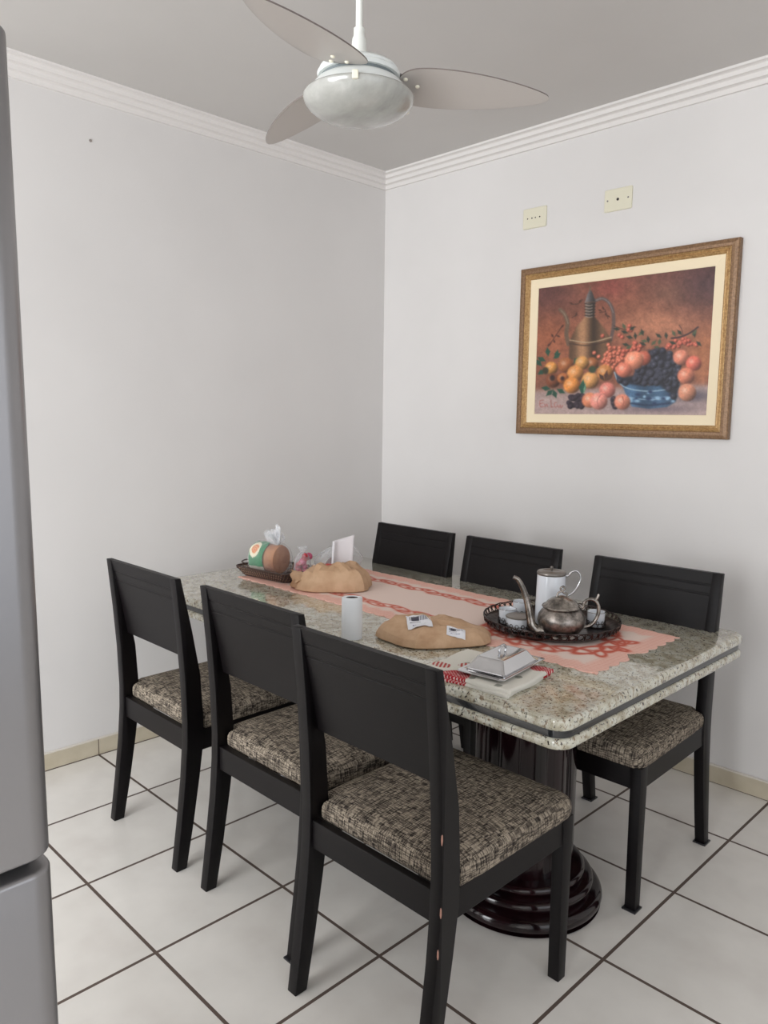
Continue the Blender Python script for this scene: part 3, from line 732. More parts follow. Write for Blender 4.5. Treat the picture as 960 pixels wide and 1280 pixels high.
# signature, red brush writing
for pts in ([(112, 856), (100, 860), (102, 882), (116, 882)], [(101, 870), (112, 868)], [(118, 872), (122, 882), (126, 872), (130, 882)], [(142, 858), (144, 884)], [(144, 884), (150, 884)], [(164, 866), (156, 870), (158, 884), (166, 882)], [(168, 876), (174, 886), (178, 876), (182, 888), (188, 878)]): stroke(pts, 1.0, (168, 76, 70), .8)
IMG = IMG*(0.90+0.16*(vnoise(6, 21)*0.6+vnoise(3.2, 22)*0.4))[..., None]
lum = IMG.mean(-1, keepdims=True); IMG = np.clip((IMG*0.9+lum*0.1)*1.02, 0, 255)
vv = [(-cw+2*cw*u_, -0.0125, chh-2*chh*v_) for v_, u_ in zip(V.ravel(), U.ravel())]
ff = [(j*NU+i, (j+1)*NU+i, (j+1)*NU+i+1, j*NU+i+1) for j in range(NV-1) for i in range(NU-1)]
m_canvas = vcol_mat('oil_canvas', 0.45, bumps=90, coat=0.15)
cv = link('canvas', vv, ff, m_canvas, pg); paint(cv, IMG.reshape(-1, 3))
MB().box((-cw, -0.0115, -chh), (cw, -0.002, chh)).build('backing_board', m_frame, pg)

# ------------------------------------------------------------------ table runner
ZT = 0.780
X0, X1, YC, HWY = 0.37, 2.098, -0.966, 0.262
NX, NY = 620, 150
S, Tt = np.meshgrid(np.linspace(0, 1, NX), np.linspace(-1, 1, NY))
xm = X0+(X1-X0)*S
scal = 0.010*np.abs(np.sin(PI*xm/0.055))
yy_ = YC+Tt*(HWY+scal*np.abs(Tt)**3)
ends = 0.014*np.abs(np.sin(PI*yy_/0.060))*(np.clip((S-0.96)/0.04, 0, 1)-np.clip((0.04-S)/0.04, 0, 1))
notch = -0.035*np.exp(-((yy_-(-0.99))/0.022)**2)*np.clip((S-0.93)/0.07, 0, 1)**1.5
xx_ = xm+ends+notch
dx_ = xx_; dy_ = yy_-YC
C = np.zeros(xx_.shape+(3,)); C[:] = (233, 212, 202)
def mixin(w, c):
    global C; C = C*(1-w[..., None])+np.array(c, float)*w[..., None]
bord = 1/(1+np.exp(-(np.abs(dy_)-0.205-0.008*np.sin(xx_*90))/0.004)); bord = np.maximum(bord, 1/(1+np.exp(-(xx_-(X1-0.055))/0.005)))
mixin(bord, (237, 192, 178))
mot = np.zeros(xx_.shape)
def ringw(cx, cy, a, b, rot, th):
    c_, s_ = math.cos(rot), math.sin(rot); X = (dx_-cx)*c_+(dy_-cy)*s_; Y = -(dx_-cx)*s_+(dy_-cy)*c_
    d = np.abs(np.sqrt((X/a)**2+(Y/b)**2)-1)*min(a, b)*1.2
    return 1/(1+np.exp(np.clip((d-th)/0.0022, -30, 30)))
for sgn in (-1, 1):
    k = 0
    x = 0.45
    while x < 1.66:
        mot = np.maximum(mot, ringw(x, sgn*(0.148+0.008*math.sin(k*1.9)), 0.050, 0.019, 0.20*(-1)**k, 0.0042)); x += 0.060; k += 1
for i in range(12):
    a = 2*PI*i/12; R_ = 0.20
    mot = np.maximum(mot, ringw(1.80+R_*1.02*math.cos(a), R_*0.80*math.sin(a), 0.060, 0.026, a+PI/2+0.35, 0.0062))
    mot = np.maximum(mot, ringw(1.80+R_*1.02*math.cos(a+.26), R_*0.80*math.sin(a+.26), 0.060, 0.022, a+PI/2-0.3, 0.0050))
for cx_, cy_, ro_ in ((2.035, 0.0, 0.0), (2.02, 0.085, 0.9), (2.02, -0.085, -0.9)):
    mot = np.maximum(mot, ringw(cx_, cy_, 0.030, 0.016, ro_, 0.006))
mixin(mot*0.92, (196, 78, 60))
fl = (np.abs(np.sin(xx_*210))*np.abs(np.sin(yy_*190)) > 0.55)*bord*0.4; mixin(fl, (226, 162, 146))
zz_ = ZT+0.0016+0.0012*np.sin(xx_*23+yy_*17)*np.clip((np.abs(Tt)-.5)*2, 0, 1)+0.0016*np.abs(np.sin(PI*xm/0.055+PI/2))*np.clip((np.abs(Tt)-.85)/.15, 0, 1)
zz_ = np.maximum(zz_, ZT+0.0012)
n0 = NX*NY
vt = np.stack([xx_, yy_, zz_], -1).reshape(-1, 3); vb = vt.copy(); vb[:, 2] = ZT+0.0002
fa = [(j*NX+i, j*NX+i+1, (j+1)*NX+i+1, (j+1)*NX+i) for j in range(NY-1) for i in range(NX-1)]
edge = [i for i in range(NX)]+[j*NX+NX-1 for j in range(1, NY)]+[(NY-1)*NX+i for i in range(NX-2, -1, -1)]+[j*NX for j in range(NY-2, 0, -1)]
ebase = len(vt); vb = vb[edge]
fa += [(edge[i], edge[(i+1) % len(edge)], ebase+(i+1) % len(edge), ebase+i) for i in range(len(edge))]
m_run = vcol_mat('embroidered_cloth', 0.9, bumps=260, spec=0.1)
ro = link('table_runner', list(map(tuple, np.concatenate([vt, vb]))), fa, m_run)
paint(ro, np.concatenate([C.reshape(-1, 3), C.reshape(-1, 3)[edge]])); 
for p in ro.data.polygons: p.use_smooth = True
tag(ro, 'peach table runner with red chain embroidery and scalloped hem along the table', 'table runner')
ZR = ZT+0.0030

# ------------------------------------------------------------------ tray and tea things
TRX, TRY = 1.749, -0.905
tr = thing('serving_tray', 'dark round metal tray with pierced gallery rim holding the tea set', 'tray', (TRX, TRY, ZR))
MB().lathe([(0.001, 0.001), (0.19, 0.0), (0.205, 0.004), (0.222, 0.016), (0.224, 0.018), (0.219, 0.018), (0.203, 0.008), (0.19, 0.005), (0.001, 0.005)], 72).build('dish', m_tray, tr, smooth=50)
gl_ = MB(); NG = 54
for i in range(NG):
    a = 2*PI*i/NG; R_ = 0.226
    for rad, zc in ((0.0105, 0.0255),):
        pts = [(math.cos(a)*(R_+0.004*math.sin(t)) - math.sin(a)*rad*math.cos(t), math.sin(a)*(R_+0.004*math.sin(t))+math.cos(a)*rad*math.cos(t), zc+rad*0.85*math.sin(t)) for t in [2*PI*k/10 for k in range(10)]]
        gl_.tube(pts, 0.0017, 5, closed=True)
    a += PI/NG
    gl_.tube([(math.cos(a)*R_, math.sin(a)*R_, 0.016), (math.cos(a)*(R_+0.003), math.sin(a)*(R_+0.003), 0.036)], 0.0018, 5)
gl_.tube([(R_*1.014*math.cos(2*PI*i/90), R_*1.014*math.sin(2*PI*i/90), 0.0365+0.0015*math.sin(27*2*PI*i/90)) for i in range(90)], 0.0020, 6, closed=True)
gl_.build('gallery_rim', m_tray, tr, smooth=60)
ZD = ZR+0.0052
DV = Vector((0.7045, 0.7097, 0))       # picture-right direction on the table top
def place(pt, dx, z): return Vector((pt[0]+DV.x*dx, pt[1]+DV.y*dx, z))
# teapot: local x = handle direction
tp = thing('teapot', 'engraved tarnished silver teapot with long curved spout at the front of the tray', 'teapot', (1.852, -1.008, ZD), math.atan2(DV.y, DV.x))
MB().lathe([(0.034, 0.0), (0.046, 0.0), (0.048, 0.004), (0.044, 0.010), (0.060, 0.022), (0.071, 0.038), (0.076, 0.056), (0.073, 0.074), (0.064, 0.088), (0.055, 0.096), (0.052, 0.100)], 64).build('body', m_tea, tp, smooth=60)
MB().lathe([(0.050, 0.099), (0.061, 0.099), (0.063, 0.102), (0.061, 0.106), (0.052, 0.110), (0.046, 0.119), (0.034, 0.128), (0.018, 0.134), (0.008, 0.137), (0.002, 0.138)], 56).build('lid', m_teaplain, tp, smooth=60)
kn = MB(); kn.tube(catmull([(-0.017, 0, 0.134), (-0.013, 0.0, 0.146), (0.0, 0, 0.152), (0.007, 0, 0.160), (0.002, 0, 0.167), (-0.006, 0, 0.160), (0.004, 0, 0.147), (0.015, 0, 0.143), (0.016, 0, 0.133)], 5), 0.0032, 8)
kn.build('lid_knob', m_teaplain, tp, smooth=60)
MB().tube(catmull([(-0.058, 0, 0.022), (-0.080, 0, 0.022), (-0.094, 0, 0.038), (-0.100, 0, 0.062), (-0.110, 0, 0.108), (-0.124, 0, 0.152), (-0.142, 0, 0.186), (-0.158, 0, 0.196)], 5),
          list(np.interp(np.linspace(0, 1, 36), [0, .15, .35, .6, .85, 1], [0.022, 0.020, 0.0145, 0.0105, 0.0075, 0.0065])), 14).build('spout', m_teaplain, tp, smooth=60)
MB().tube(catmull([(0.058, 0, 0.096), (0.068, 0, 0.100), (0.072, 0, 0.116), (0.086, 0, 0.126), (0.106, 0, 0.122), (0.119, 0, 0.100), (0.116, 0, 0.070), (0.100, 0, 0.044), (0.078, 0, 0.034), (0.068, 0, 0.036)], 5),
          list(np.interp(np.linspace(0, 1, 46), [0, .3, .5, .8, 1], [0.0042, 0.0050, 0.0068, 0.0052, 0.004])), 12).build('handle', m_teaplain, tp, smooth=60)
MB().tube(catmull([(0.103, 0, 0.122), (0.113, 0, 0.130), (0.118, 0, 0.143)], 4), [0.005]*4+[0.0048]*3+[0.0042]*2, 10).build('thumb_rest', m_teaplain, tp, smooth=60)
hg = MB(); hg.tube([(0.062, -0.009, 0.103), (0.062, 0.009, 0.103)], 0.005, 10); hg.build('lid_hinge', m_teaplain, tp, smooth=60)
# tall porcelain pot
mp = thing('coffee_pot', 'tall white porcelain pot with grey metal lid behind the teapot', 'coffee pot', (1.745, -0.908, ZD), math.atan2(DV.y, DV.x))
MB().lathe([(0.046, 0), (0.050, 0.003), (0.0505, 0.02), (0.0495, 0.10), (0.0475, 0.176), (0.0470, 0.180), (0.040, 0.180)], 56).build('body', m_porc, mp, smooth=50)
MB().lathe([(0.048, 0.176), (0.0492, 0.178), (0.0490, 0.184), (0.046, 0.188), (0.030, 0.190), (0.028, 0.1885), (0.002, 0.1885)], 56).build('lid', m_lid, mp, smooth=40)
MB().lathe([(0.003, 0.188), (0.003, 0.194), (0.006, 0.198), (0.005, 0.203), (0.001, 0.205)], 20).build('lid_knob', m_lid, mp, smooth=50)
MB().tube(catmull([(0.047, 0, 0.173), (0.056, 0, 0.172), (0.068, 0, 0.186), (0.086, 0, 0.188), (0.098, 0, 0.172), (0.097, 0, 0.150), (0.082, 0, 0.122), (0.064, 0, 0.106), (0.049, 0, 0.098)], 5), 0.0032, 10).build('handle', m_chrome, mp, smooth=60)
# cups
def lace(parent, r, z0, n, sz):
    b = MB()
    for i in range(n):
        a = 2*PI*i/n
        for k, (rz, zz) in enumerate(((sz, z0+sz), (sz*0.6, z0+sz*2.3))):
            aa = a+(PI/n if k else 0)
            pts = [(math.cos(aa)*(r)-math.sin(aa)*rz*math.cos(t), math.sin(aa)*r+math.cos(aa)*rz*math.cos(t), zz+rz*math.sin(t)) for t in [2*PI*q/9 for q in range(9)]]
            b.tube(pts, 0.0011, 4, closed=True)
    b.tube([(r*math.cos(2*PI*i/40), r*math.sin(2*PI*i/40), z0+0.0015) for i in range(40)], 0.0018, 5, closed=True)
    return b.build('filigree_holder', m_tray, parent, smooth=60)
def cup(loc, label, r=0.030, h=0.052, lid=False, cat='cup', name='coffee_cup', group='small white cups on the tray'):
    t = thing(name, label, cat, loc, 0, group)
    w = 0.0025
    if lid:
        MB().lathe([(r*0.80, 0), (r*0.93, 0.006), (r, h*0.5), (r, h*0.94), (r*0.9, h*0.95)], 44).build('bowl', m_porc, t, smooth=50)
        MB().lathe([(r*1.0, h*0.93), (r*1.05, h*0.95), (r*1.05, h), (r*1.0, h*1.05), (r*0.5, h*1.09), (0.001, h*1.1)], 44).build('lid', m_lid, t, smooth=40)
    else:
        MB().lathe([(r*0.72, 0), (r*0.85, 0.004), (r*0.97, h*0.5), (r, h), (r-w, h), (r*0.93-w, h*0.5), (r*0.75, 0.007), (0.001, 0.006)], 40).build('bowl', m_porc, t, smooth=50)
        MB().tube([(r*math.cos(2*PI*i/40), r*math.sin(2*PI*i/40), h) for i in range(40)], 0.0014, 6, closed=True).build('silver_rim', m_chrome, t, smooth=60)
    lace(t, r*1.02, 0.0005, 14 if lid else 11, 0.0088 if lid else 0.0080)
    return t
cup((1.708, -1.035, ZD), 'white sugar bowl with flat grey lid in a filigree holder beside the spout', 0.043, 0.046, True, 'sugar bowl', 'sugar_bowl', None)
cup((1.634, -0.998, ZD), 'white cup at the left rim of the tray, left of the sugar bowl')
cup((1.607, -0.880, ZD), 'white cup standing behind the other cup and the sugar bowl', 0.030, 0.054)
cup((1.862, -0.806, ZD), 'white cup seen through the teapot handle at the right of the tray')

# ------------------------------------------------------------------ plastic roll
rl = thing('plastic_bag_roll', 'upright white roll of plastic bags near the front table edge', 'roll', (1.386, -1.496, ZT), 0.75)
rings = []; hole = []
for z, s in ((0, 0.99), (0.003, 1.0), (0.06, 1.0), (0.130, 0.985), (0.1345, 0.965)):
    ring = []
    for j in range(48):
        a = 2*PI*j/48; ring.append((0.0335*s*math.cos(a)*(1+0.04*math.sin(2*a)), 0.026*s*math.sin(a), z))
    rings.append(ring)
for z, s in ((0.1352, 0.66), (0.134, 0.58), (0.09, 0.57)):
    rings.append([(0.0335*s*math.cos(2*PI*j/48), 0.024*s*math.sin(2*PI*j/48), z) for j in range(48)])
MB().loft(rings).build('roll_body', m_plasticroll, rl, smooth=50)
cr = [[(q*0.0185*math.cos(2*PI*j/40), q*0.0132*math.sin(2*PI*j/40), z) for j in range(40)] for q, z in ((1.0, 0.092), (1.0, 0.1338), (0.93, 0.1338), (0.93, 0.096), (0.05, 0.096))]
MB().loft(cr).build('shaded_core', mat('core_shade', (70, 62, 58), 0.9), rl)  # inner tube coloured dark to put the hole's shade into the roll
fl_ = MB(); outer = []; inner = []
for k in range(14):
    a = -2.5+2.15*k/13; outer.append((0.0348*math.cos(a), 0.0276*math.sin(a))); inner.append((0.0334*math.cos(a), 0.0262*math.sin(a)))
fl_.loft([[(x, y, z) for x, y in outer+inner[::-1]] for z in (0.006, 0.131)]).build('loose_flap', m_plasticroll, rl, smooth=40)

# ------------------------------------------------------------------ lumpy paper bags
def lump(name, m, parent, a, b, h, seed, ex=2.6, crumple=0.10, nr=30, na=96, wob=0.07, pw=0.42, ridge=None, skew=0.0):
    rs = random.Random(seed); off = Vector((rs.random()*50, rs.random()*50, rs.random()*50)); rings = []
    def hf(rn, t):
        R = 1/((abs(math.cos(t))**ex+abs(math.sin(t))**ex)**(1/ex))*(1+wob*noise.noise(Vector((math.cos(t)*1.6, math.sin(t)*1.6, 0))+off))
        x, y = a*R*rn*math.cos(t), b*R*rn*math.sin(t)
        base = max(0.0, 1-rn**2.2)**pw
        f = noise.noise(Vector((x*11, y*11, 3))+off)*1.3+(abs(noise.noise(Vector((x*19+2, y*19, 9))+off))-0.25)*2.6+(abs(noise.noise(Vector((x*40, y*40, 1))+off))-.2)*.5
        z = h*base*(1+crumple*f*2.0+skew*x/a)
        return x, y, max(z, 0.0)
    for i in range(nr+1):
        rn = 1-(i/nr)
        rn = max(rn, 0.0005); rn = math.sin(rn*PI/2)**0.8 if rn > 0.001 else 0.0005
        rings.append([hf(rn, 2*PI*j/na) for j in range(na)])
    rings = [[(x*0.96, y*0.96, 0.0) for x, y, z in rings[0]], [(x, y, 0.004) for x, y, z in rings[0]]]+[[(x, y, max(z, 0.0045)) for x, y, z in r] for r in rings[1:]]
    o = MB().loft(rings).build(name, m, parent, smooth=16 if m is m_kraft else 42)
    def height(x, y):
        t = math.atan2(y/b, x/a); lo, hi = 0.0, 1.2
        # invert by radius
        for _ in range(18):
            mid = (lo+hi)/2; X, Y, _z = hf(mid, math.atan2(y/b, x/a) if False else t)
            if math.hypot(X, Y) < math.hypot(x, y): lo = mid
            else: hi = mid
        return hf(lo, t)[2]
    return o, height
def patch(name, hfun, cx, cy, w, h, rot, m, parent, lift=0.0042, n=10, painter=None):
    v = []; cols = []
    for j in range(n*3+1):
        for i in range(n*3+1):
            u_, v_ = i/(n*3)-.5, j/(n*3)-.5; x = cx+u_*w*math.cos(rot)-v_*h*math.sin(rot); y = cy+u_*w*math.sin(rot)+v_*h*math.cos(rot)
            v.append((x, y, hfun(x, y)+lift)); 
            if painter: cols.append(painter(u_+.5, v_+.5))
    k = n*3+1; f = [(j*k+i, j*k+i+1, (j+1)*k+i+1, (j+1)*k+i) for j in range(k-1) for i in range(k-1)]
    o = link(name, v, f, m, parent, smooth=True)
    if painter: paint(o, cols)
    return o
m_label = vcol_mat('printed_label', 0.5)
def barcode(u_, v_):
    if 0.55 < v_ < 0.82 and 0.12 < u_ < 0.88: return (70, 68, 80) if (int(u_*30) % 2 or int(u_*47) % 3 == 0) else (225, 226, 232)
    if 0.40 < v_ < 0.46 and 0.10 < u_ < 0.55: return (60, 60, 70)
    if 0.22 < v_ < 0.30 and 0.2 < u_ < 0.8: return (120, 120, 150) if int(u_*22) % 2 else (230, 230, 235)
    if 0.88 < v_ < 0.93 and 0.2 < u_ < 0.8 and int(u_*26) % 2: return (120, 118, 125)
    return (231, 231, 236)
# bread bag in front: local x = picture right
ang = math.atan2(DV.y, DV.x)
pb = thing('paper_bread_bag', 'flattened brown paper bag with barcode sticker lying left of the butter dish', 'paper bag', (1.575, -1.300, ZR+0.0005), ang)
_, hA = lump('bag', m_kraft, pb, 0.185, 0.125, 0.062, 5, 2.2, 0.075, nr=9, na=26, wob=0.12, skew=-0.25)
patch('barcode_sticker', hA, -0.058, -0.036, 0.078, 0.088, 0.06, m_label, pb, painter=barcode)
patch('price_label', hA, 0.055, -0.082, 0.058, 0.040, -0.1, m_label, pb, painter=barcode)
# bigger bag near the far end
bb = thing('paper_bag', 'crumpled brown paper bag lying open on the runner beside the bread basket', 'paper bag', (0.800, -1.062, ZR+0.0005), ang+0.05)
_, hB = lump('bag', m_kraft, bb, 0.160, 0.110, 0.104, 12, 2.8, 0.10, nr=9, na=24, wob=0.14, pw=0.5, skew=0.15)
patch('red_print', hB, -0.035, 0.030, 0.055, 0.05, 0.5, m_redlabel, bb)
# open crumpled mouth of the bag
mo = MB(); rs_ = random.Random(4)
rg = []
for k in range(5):
    ring = []
    for j in range(26):
        a = 2*PI*j/26; q = 1+0.16*noise.noise(Vector((math.cos(a)*2, math.sin(a)*2, k*1.1)))*1.6
        ring.append((-0.125-0.012*k+0.006*math.sin(5*a), 0.052*math.cos(a)*q*(1+0.10*k), 0.034+0.028*math.sin(a)*q*(1+0.05*k)))
    rg.append(ring)
inn = [[(x+0.002, y*0.94, 0.034+(z-0.034)*0.92) for x, y, z in r] for r in rg[::-1]]
mo.loft(rg+inn, cap0=False, cap1=False).build('bag_mouth', m_kraft, bb, smooth=40)

# ------------------------------------------------------------------ basket with bread
bk = thing('bread_basket', 'low dark woven basket with looped handles at the far left of the table', 'basket', (0.467, -1.100, ZR+0.001), 0.12)
bk.scale = (0.93, 1, 1)
def brect(w, d, z, n=60):
    r = rrect(-w, w, -d, d, 0.03, z, 14); return r
wv = MB()
for k in range(6):
    z = 0.004+0.0065*k; s = 0.150+0.0045*k; d = 0.085+0.0045*k
    ring = brect(s, d, z)
    pts = [(x*(1+0.012*(-1)**(i+k)), y*(1+0.02*(-1)**(i+k)), zz+0.0012*(-1)**i) for i, (x, y, zz) in enumerate(ring)]
    wv.tube(pts, 0.0026, 5, closed=True)
wv.build('woven_side', m_wire, bk, smooth=60)
wv = MB(); ring0 = rrect(-0.148, 0.148, -0.083, 0.083, 0.03, 0.002, 14); ring1 = rrect(-0.175, 0.175, -0.110, 0.110, 0.03, 0.042, 14)
def resample(r, n):
    r = [Vector(p) for p in r]+[Vector(r[0])]; L = [0]
    for a, b in zip(r[:-1], r[1:]): L.append(L[-1]+(b-a).length)
    out = []
    for i in range(n):
        t = L[-1]*i/n; k = max(j for j in range(len(L)) if L[j] <= t); k = min(k, len(r)-2); f = (t-L[k])/max(L[k+1]-L[k], 1e-9); out.append(r[k].lerp(r[k+1], f))
    return out
for a, b in zip(resample(ring0, 64), resample(ring1, 64)): wv.tube([a, a.lerp(b, .5)+Vector((0, 0, -0.002)), b], 0.0024, 5)
wv.build('upright_stakes', m_wire2, bk, smooth=60)
MB().loft([rrect(-0.150, 0.150, -0.085, 0.085, 0.03, 0.0), rrect(-0.150, 0.150, -0.085, 0.085, 0.03, 0.004)]).build('basket_floor', m_wire, bk)
MB().tube(resample(ring1, 90), 0.0034, 6, closed=True).build('rim', m_wire, bk, smooth=60)
for s in (-1, 1):
    MB().tube(catmull([(s*0.172, -0.045, 0.042), (s*0.205, -0.040, 0.046), (s*0.222, 0, 0.048), (s*0.205, 0.040, 0.046), (s*0.172, 0.045, 0.042)], 6), 0.0030, 6).build('loop_handle', m_wire, bk, smooth=60)
ZB = ZR+0.0062
# toast pack
tpk = thing('toast_pack', 'round pack of toast in clear film with green and orange label in the basket', 'bread', (0.445, -1.125, ZB+0.0755), ang-0.55)
tpk.scale = (1.06, 1.06, 1.06)
m_tlabel = vcol_mat('toast_label', 0.35, coat=0.3)
def tring(r, x, n=56, wobble=0.0): return [(x, r*math.cos(2*PI*j/n)*(1+wobble*math.sin(3*2*PI*j/n+x*40)), r*math.sin(2*PI*j/n)*(1+wobble*math.cos(2*2*PI*j/n+x*30))) for j in range(n)]
rg = [tring(r, x) for x, r in ((-0.066, 0.04), (-0.064, 0.056), (-0.054, 0.060), (0.050, 0.060), (0.060, 0.056), (0.062, 0.04), (0.0625, 0.005))]
MB().loft(rg).build('toast_slices', m_bread, tpk, smooth=50)
# printed sleeve on the left part of the film
lv = []; lc = []; nl = 44; ml = 30
for i in range(ml+1):
    for j in range(nl+1):
        a = 1.1+2.9*j/nl; x = -0.072+0.085*i/ml; r = 0.0665+0.0016*math.sin(a*5+i*.4)
        if i < 4: r *= (0.62+0.38*math.sin(i/4*PI/2))
        lv.append((x, r*math.cos(a), r*math.sin(a)))
        u_, v_ = i/ml, j/nl
        d = math.hypot((u_-.42)/.30, (v_-.46)/.20); d2 = math.hypot((u_-.42)/.20, (v_-.46)/.12)
        lc.append((222, 120, 62) if d2 < 1 and int(d2*7) % 3 else (236, 190, 130) if d2 < 1 else (236, 228, 200) if d < 1.0 else (30, 128, 78) if (abs(v_-.5) < .36 and u_ > .1) else (206, 196, 180))
lf = [(i*(nl+1)+j, i*(nl+1)+j+1, (i+1)*(nl+1)+j+1, (i+1)*(nl+1)+j) for i in range(ml) for j in range(nl)]
lo_ = link('printed_label', lv, lf, m_tlabel, tpk, smooth=True); paint(lo_, lc)
MB().loft([tring(r, x, 56, 0.02) for x, r in ((-0.078, 0.03), (-0.074, 0.058), (-0.060, 0.069), (0.0, 0.070), (0.055, 0.069), (0.070, 0.060), (0.076, 0.04), (0.077, 0.006))]).build('clear_wrap', m_film, tpk, smooth=60)
# gathered tail of the bag above
tl = MB(); rs_ = random.Random(9)
for k in range(13):
    a = rs_.uniform(-0.9, 1.0); L_ = rs_.uniform(0.05, 0.095); b0 = Vector((0.040+rs_.uniform(-.01, .012), rs_.uniform(-.012, .012), 0.058))
    tip = b0+Vector((math.sin(a)*L_*0.75, rs_.uniform(-.025, .025), math.cos(a)*L_)); side = Vector((math.cos(a), rs_.uniform(-.6, .6), -math.sin(a)))*rs_.uniform(.007, .014)
    mid = b0.lerp(tip, .55)+Vector((0, rs_.uniform(-.012, .012), 0))
    up = Vector((0, 0.0006, 0)); 
    tl.loft([[b0-side*.3-up, b0+side*.3-up, b0+side*.3+up, b0-side*.3+up], [mid-side-up, mid+side-up, mid+side+up, mid-side+up], [tip-side*1.1-up, tip+side*.8-up, tip+side*.8+up, tip-side*1.1+up]])
tl.build('bag_tail', m_film2, tpk)
# red sweets bag
sw = thing('sweets_bag', 'small bag of red and pink wrapped sweets between toast pack and brown bag', 'bag of sweets', (0.610, -1.075, ZB), ang)
rs_ = random.Random(11)
for k in range(14):
    c_ = Vector((rs_.uniform(-.020, .024), rs_.uniform(-.022, .022), 0.014+0.0068*k)); r_ = rs_.uniform(.012, .018)
    b = MB(); q = [(max(0.0005, r_*math.sin(PI*i/8)), -r_*math.cos(PI*i/8)) for i in range(9)]
    b.lathe(q, 12, tuple(c_)); o = b.build('sweet', m_red if k % 3 else m_candy, sw, smooth=60)
rg = []
for z, r in ((0.0, .022), (0.008, .034), (0.045, .038), (0.085, .034), (0.108, .022), (0.118, .008), (0.128, .014), (0.142, .020)):
    rg.append([(r*math.cos(2*PI*j/30)*(1+.12*math.sin(5*2*PI*j/30+z*60)), r*math.sin(2*PI*j/30)*(1+.12*math.cos(4*2*PI*j/30+z*50)), z) for j in range(30)])
MB().loft(rg, cap1=False).build('clear_wrap', m_film2, sw, smooth=60)
# clear bag with dark cake and white card
cb = thing('clear_food_bag', 'puffy clear plastic bag with a brown loaf behind the crumpled paper bag', 'plastic bag', (0.660, -0.915, ZR+0.0005), ang)
o, _ = lump('brown_loaf', kraft('dark_cake', (128, 92, 88), (96, 64, 62)), cb, 0.075, 0.05, 0.085, 21, 2.6, 0.06, nr=16, na=48)
wr = []
for k in range(13):
    t = k/12; z = 0.002+0.135*t; s = math.sin(PI*min(1, 0.18+0.64*t))
    wr.append([((0.105*s*math.cos(a))*(1+.07*math.sin(4*a+k)), (0.062*s*math.sin(a))*(1+.09*math.cos(5*a+k*1.3)), z+0.010*math.sin(3*a+k*.6)*t+0.02*t*math.cos(a)) for a in [2*PI*j/40 for j in range(40)]])
MB().loft(wr).build('clear_wrap', m_film2, cb, smooth=60)
# white foam tray side and waxed paper standing out of the bag
ct = thing('waxed_paper_sheet', 'translucent white waxed sheet standing upright behind the brown paper bag', 'paper sheet', (0.735, -0.965, ZR+0.0005), ang+0.15)
sh = []; NS = 14
for i in range(NS+1):
    row = []
    for j in range(NS+1):
        u_, v_ = i/NS, j/NS
        x = -0.040+0.085*u_+0.012*v_; z = 0.0+(0.172+0.030*u_)*v_; y = 0.012*math.sin(3*u_+1.5*v_)+0.03*v_*0.6
        row.append((x, y, z))
    sh.append(row)
front = [p for r in sh for p in r]; back = [(x, y+0.0015, z) for x, y, z in front]; K = NS+1
f = [(i*K+j, (i+1)*K+j, (i+1)*K+j+1, i*K+j+1) for i in range(NS) for j in range(NS)]
f2 = [tuple(q+K*K for q in t[::-1]) for t in f]
ed = [i*K for i in range(K)]+[(K-1)*K+j for j in range(1, K)]+[i*K+K-1 for i in range(K-2, -1, -1)]+[j for j in range(K-2, 0, -1)]
f3 = [(ed[i], ed[(i+1) % len(ed)], ed[(i+1) % len(ed)]+K*K, ed[i]+K*K) for i in range(len(ed))]
link('sheet', front+back, f+f2+f3, m_sheet, ct, smooth=True)
MB().loft([[(-0.045, -0.003, 0.0), (-0.038, -0.003, 0.0), (-0.038, 0.003, 0), (-0.045, 0.003, 0)], [(-0.036, 0.010, 0.173), (-0.028, 0.010, 0.173), (-0.028, 0.016, 0.173), (-0.036, 0.016, 0.173)]]).build('folded_edge', m_paperwhite, ct)

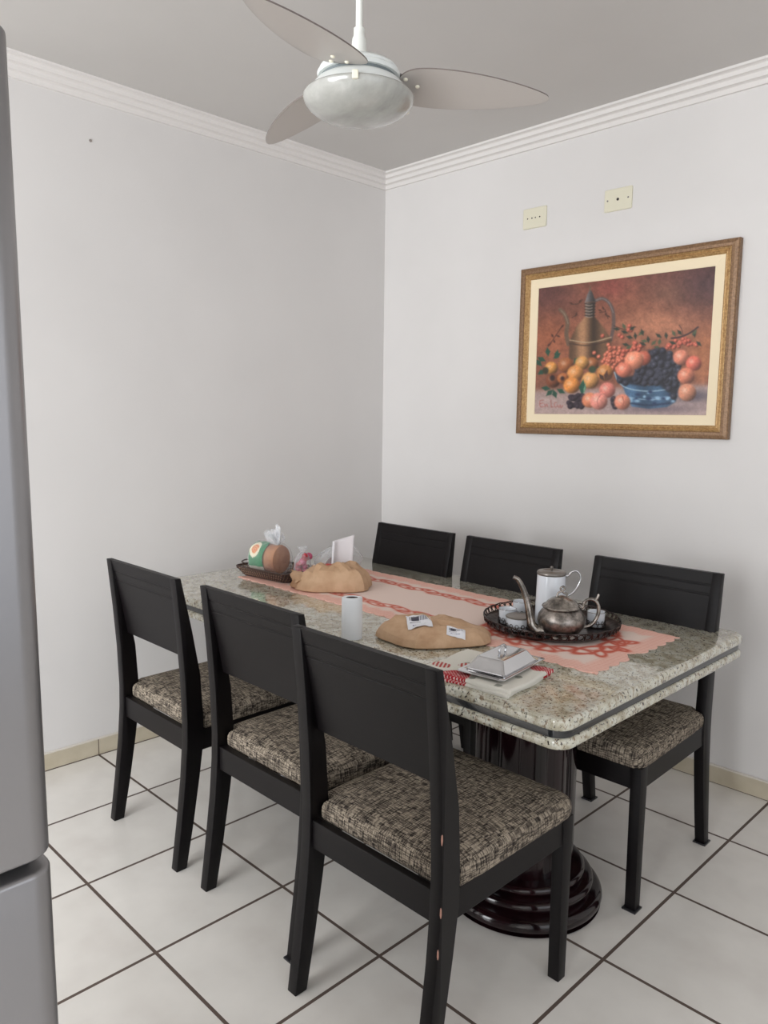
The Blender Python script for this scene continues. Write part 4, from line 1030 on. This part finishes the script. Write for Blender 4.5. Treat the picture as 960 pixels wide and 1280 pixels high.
# ------------------------------------------------------------------ folded cloth and butter dish
fc = thing('folded_dish_towel', 'folded white dish towel with red dotted print at the front table edge', 'towel', (1.905, -1.462, ZT), 0.10)
m_towel = vcol_mat('printed_towel', 0.9, bumps=200, spec=0.1)
def towel_layer(x0, x1, y0, y1, z0, z1, seed, name):
    rs = random.Random(seed); nx, ny = 120, 100; v = []; c = []
    for j in range(ny+1):
        for i in range(nx+1):
            x = x0+(x1-x0)*i/nx; y = y0+(y1-y0)*j/ny
            e = min(i/nx, 1-i/nx)*(x1-x0); e2 = min(j/ny, 1-j/ny)*(y1-y0); e = min(e, e2)
            rnd = math.sqrt(max(0, 1-max(0, 1-e/0.006)**2))
            z = z0+0.0005+(z1-z0)*(0.5+0.5*rnd)+0.0010*math.sin(x*31+y*23+seed)
            v.append((x+0.003*math.sin(y*40+seed), y+0.003*math.sin(x*35+seed), z))
            col = (222, 219, 209)
            bx = (x+0.155)/0.06; 
            d1 = math.hypot(x-(-0.035), (y-(y0+0.012))*1.0); d2 = math.hypot((x+0.115)*0.7, y-(y0+0.060)); d3 = math.hypot(x-0.115, y-(y1-0.02)); d4 = math.hypot((x+0.06)*.8, y-(y0+0.10))
            if d1 < 0.040 or d3 < 0.03:
                col = (172, 44, 52) if (math.sin(x*620)*math.sin(y*620) < 0.45) else (228, 205, 200)
            elif d2 < 0.022 or d4 < 0.02: col = (176, 70, 66) if math.sin(x*500+y*300) > -0.3 else (222, 219, 209)
            elif abs(math.sin(x*38+1)*math.cos(y*33)) > 0.93: col = (150, 150, 140)
            c.append(col)
    K = nx+1; f = [(j*K+i, j*K+i+1, (j+1)*K+i+1, (j+1)*K+i) for j in range(ny) for i in range(nx)]
    ed = [i for i in range(K)]+[j*K+K-1 for j in range(1, ny+1)]+[ny*K+i for i in range(K-2, -1, -1)]+[j*K for j in range(ny-1, 0, -1)]
    nb = len(v); v += [(v[e][0], v[e][1], z0) for e in ed]; c += [c[e] for e in ed]
    f += [(ed[i], ed[(i+1) % len(ed)], nb+(i+1) % len(ed), nb+i) for i in range(len(ed))]; f.append(tuple(range(nb, nb+len(ed))))
    o = link(name, v, f, m_towel, fc); paint(o, c); smooth_angle(o, 60); return o
towel_layer(-0.150, 0.136, -0.118, 0.118, 0.0005, 0.009, 1, 'lower_fold')
towel_layer(-0.146, 0.140, -0.114, 0.122, 0.0095, 0.019, 2, 'upper_fold')
bd = thing('butter_dish', 'stainless steel butter dish with sloped lid and loop knob on the folded towel', 'butter dish', (1.928, -1.425, ZT+0.0205), 0.13)
def fr_ring(w, d, z, r=0.008): return rrect(-w, w, -d, d, r, z, 5)
MB().loft([fr_ring(.050, .085, 0), fr_ring(.052, .088, 0.003), fr_ring(.066, .118, 0.0075, .012), fr_ring(.072, .126, 0.0075, .014), fr_ring(.073, .127, 0.0085, .014), fr_ring(.071, .125, 0.0098, .013), fr_ring(.062, .105, 0.0095, .01), fr_ring(.052, .085, 0.005)]).build('dish', m_chrome, bd, smooth=30)
MB().loft([fr_ring(.060, .094, 0.0095), fr_ring(.060, .094, 0.013), fr_ring(.056, .090, 0.016), fr_ring(.042, .072, 0.040), fr_ring(.039, .069, 0.0425), fr_ring(.036, .066, 0.043)]).build('lid', m_chrome, bd, smooth=30)
MB().tube(catmull([(0, -0.016, 0.043), (0, -0.018, 0.052), (0, -0.009, 0.062), (0, 0.009, 0.062), (0, 0.018, 0.052), (0, 0.016, 0.043)], 6), 0.0035, 8).build('knob', m_chrome, bd, smooth=60)
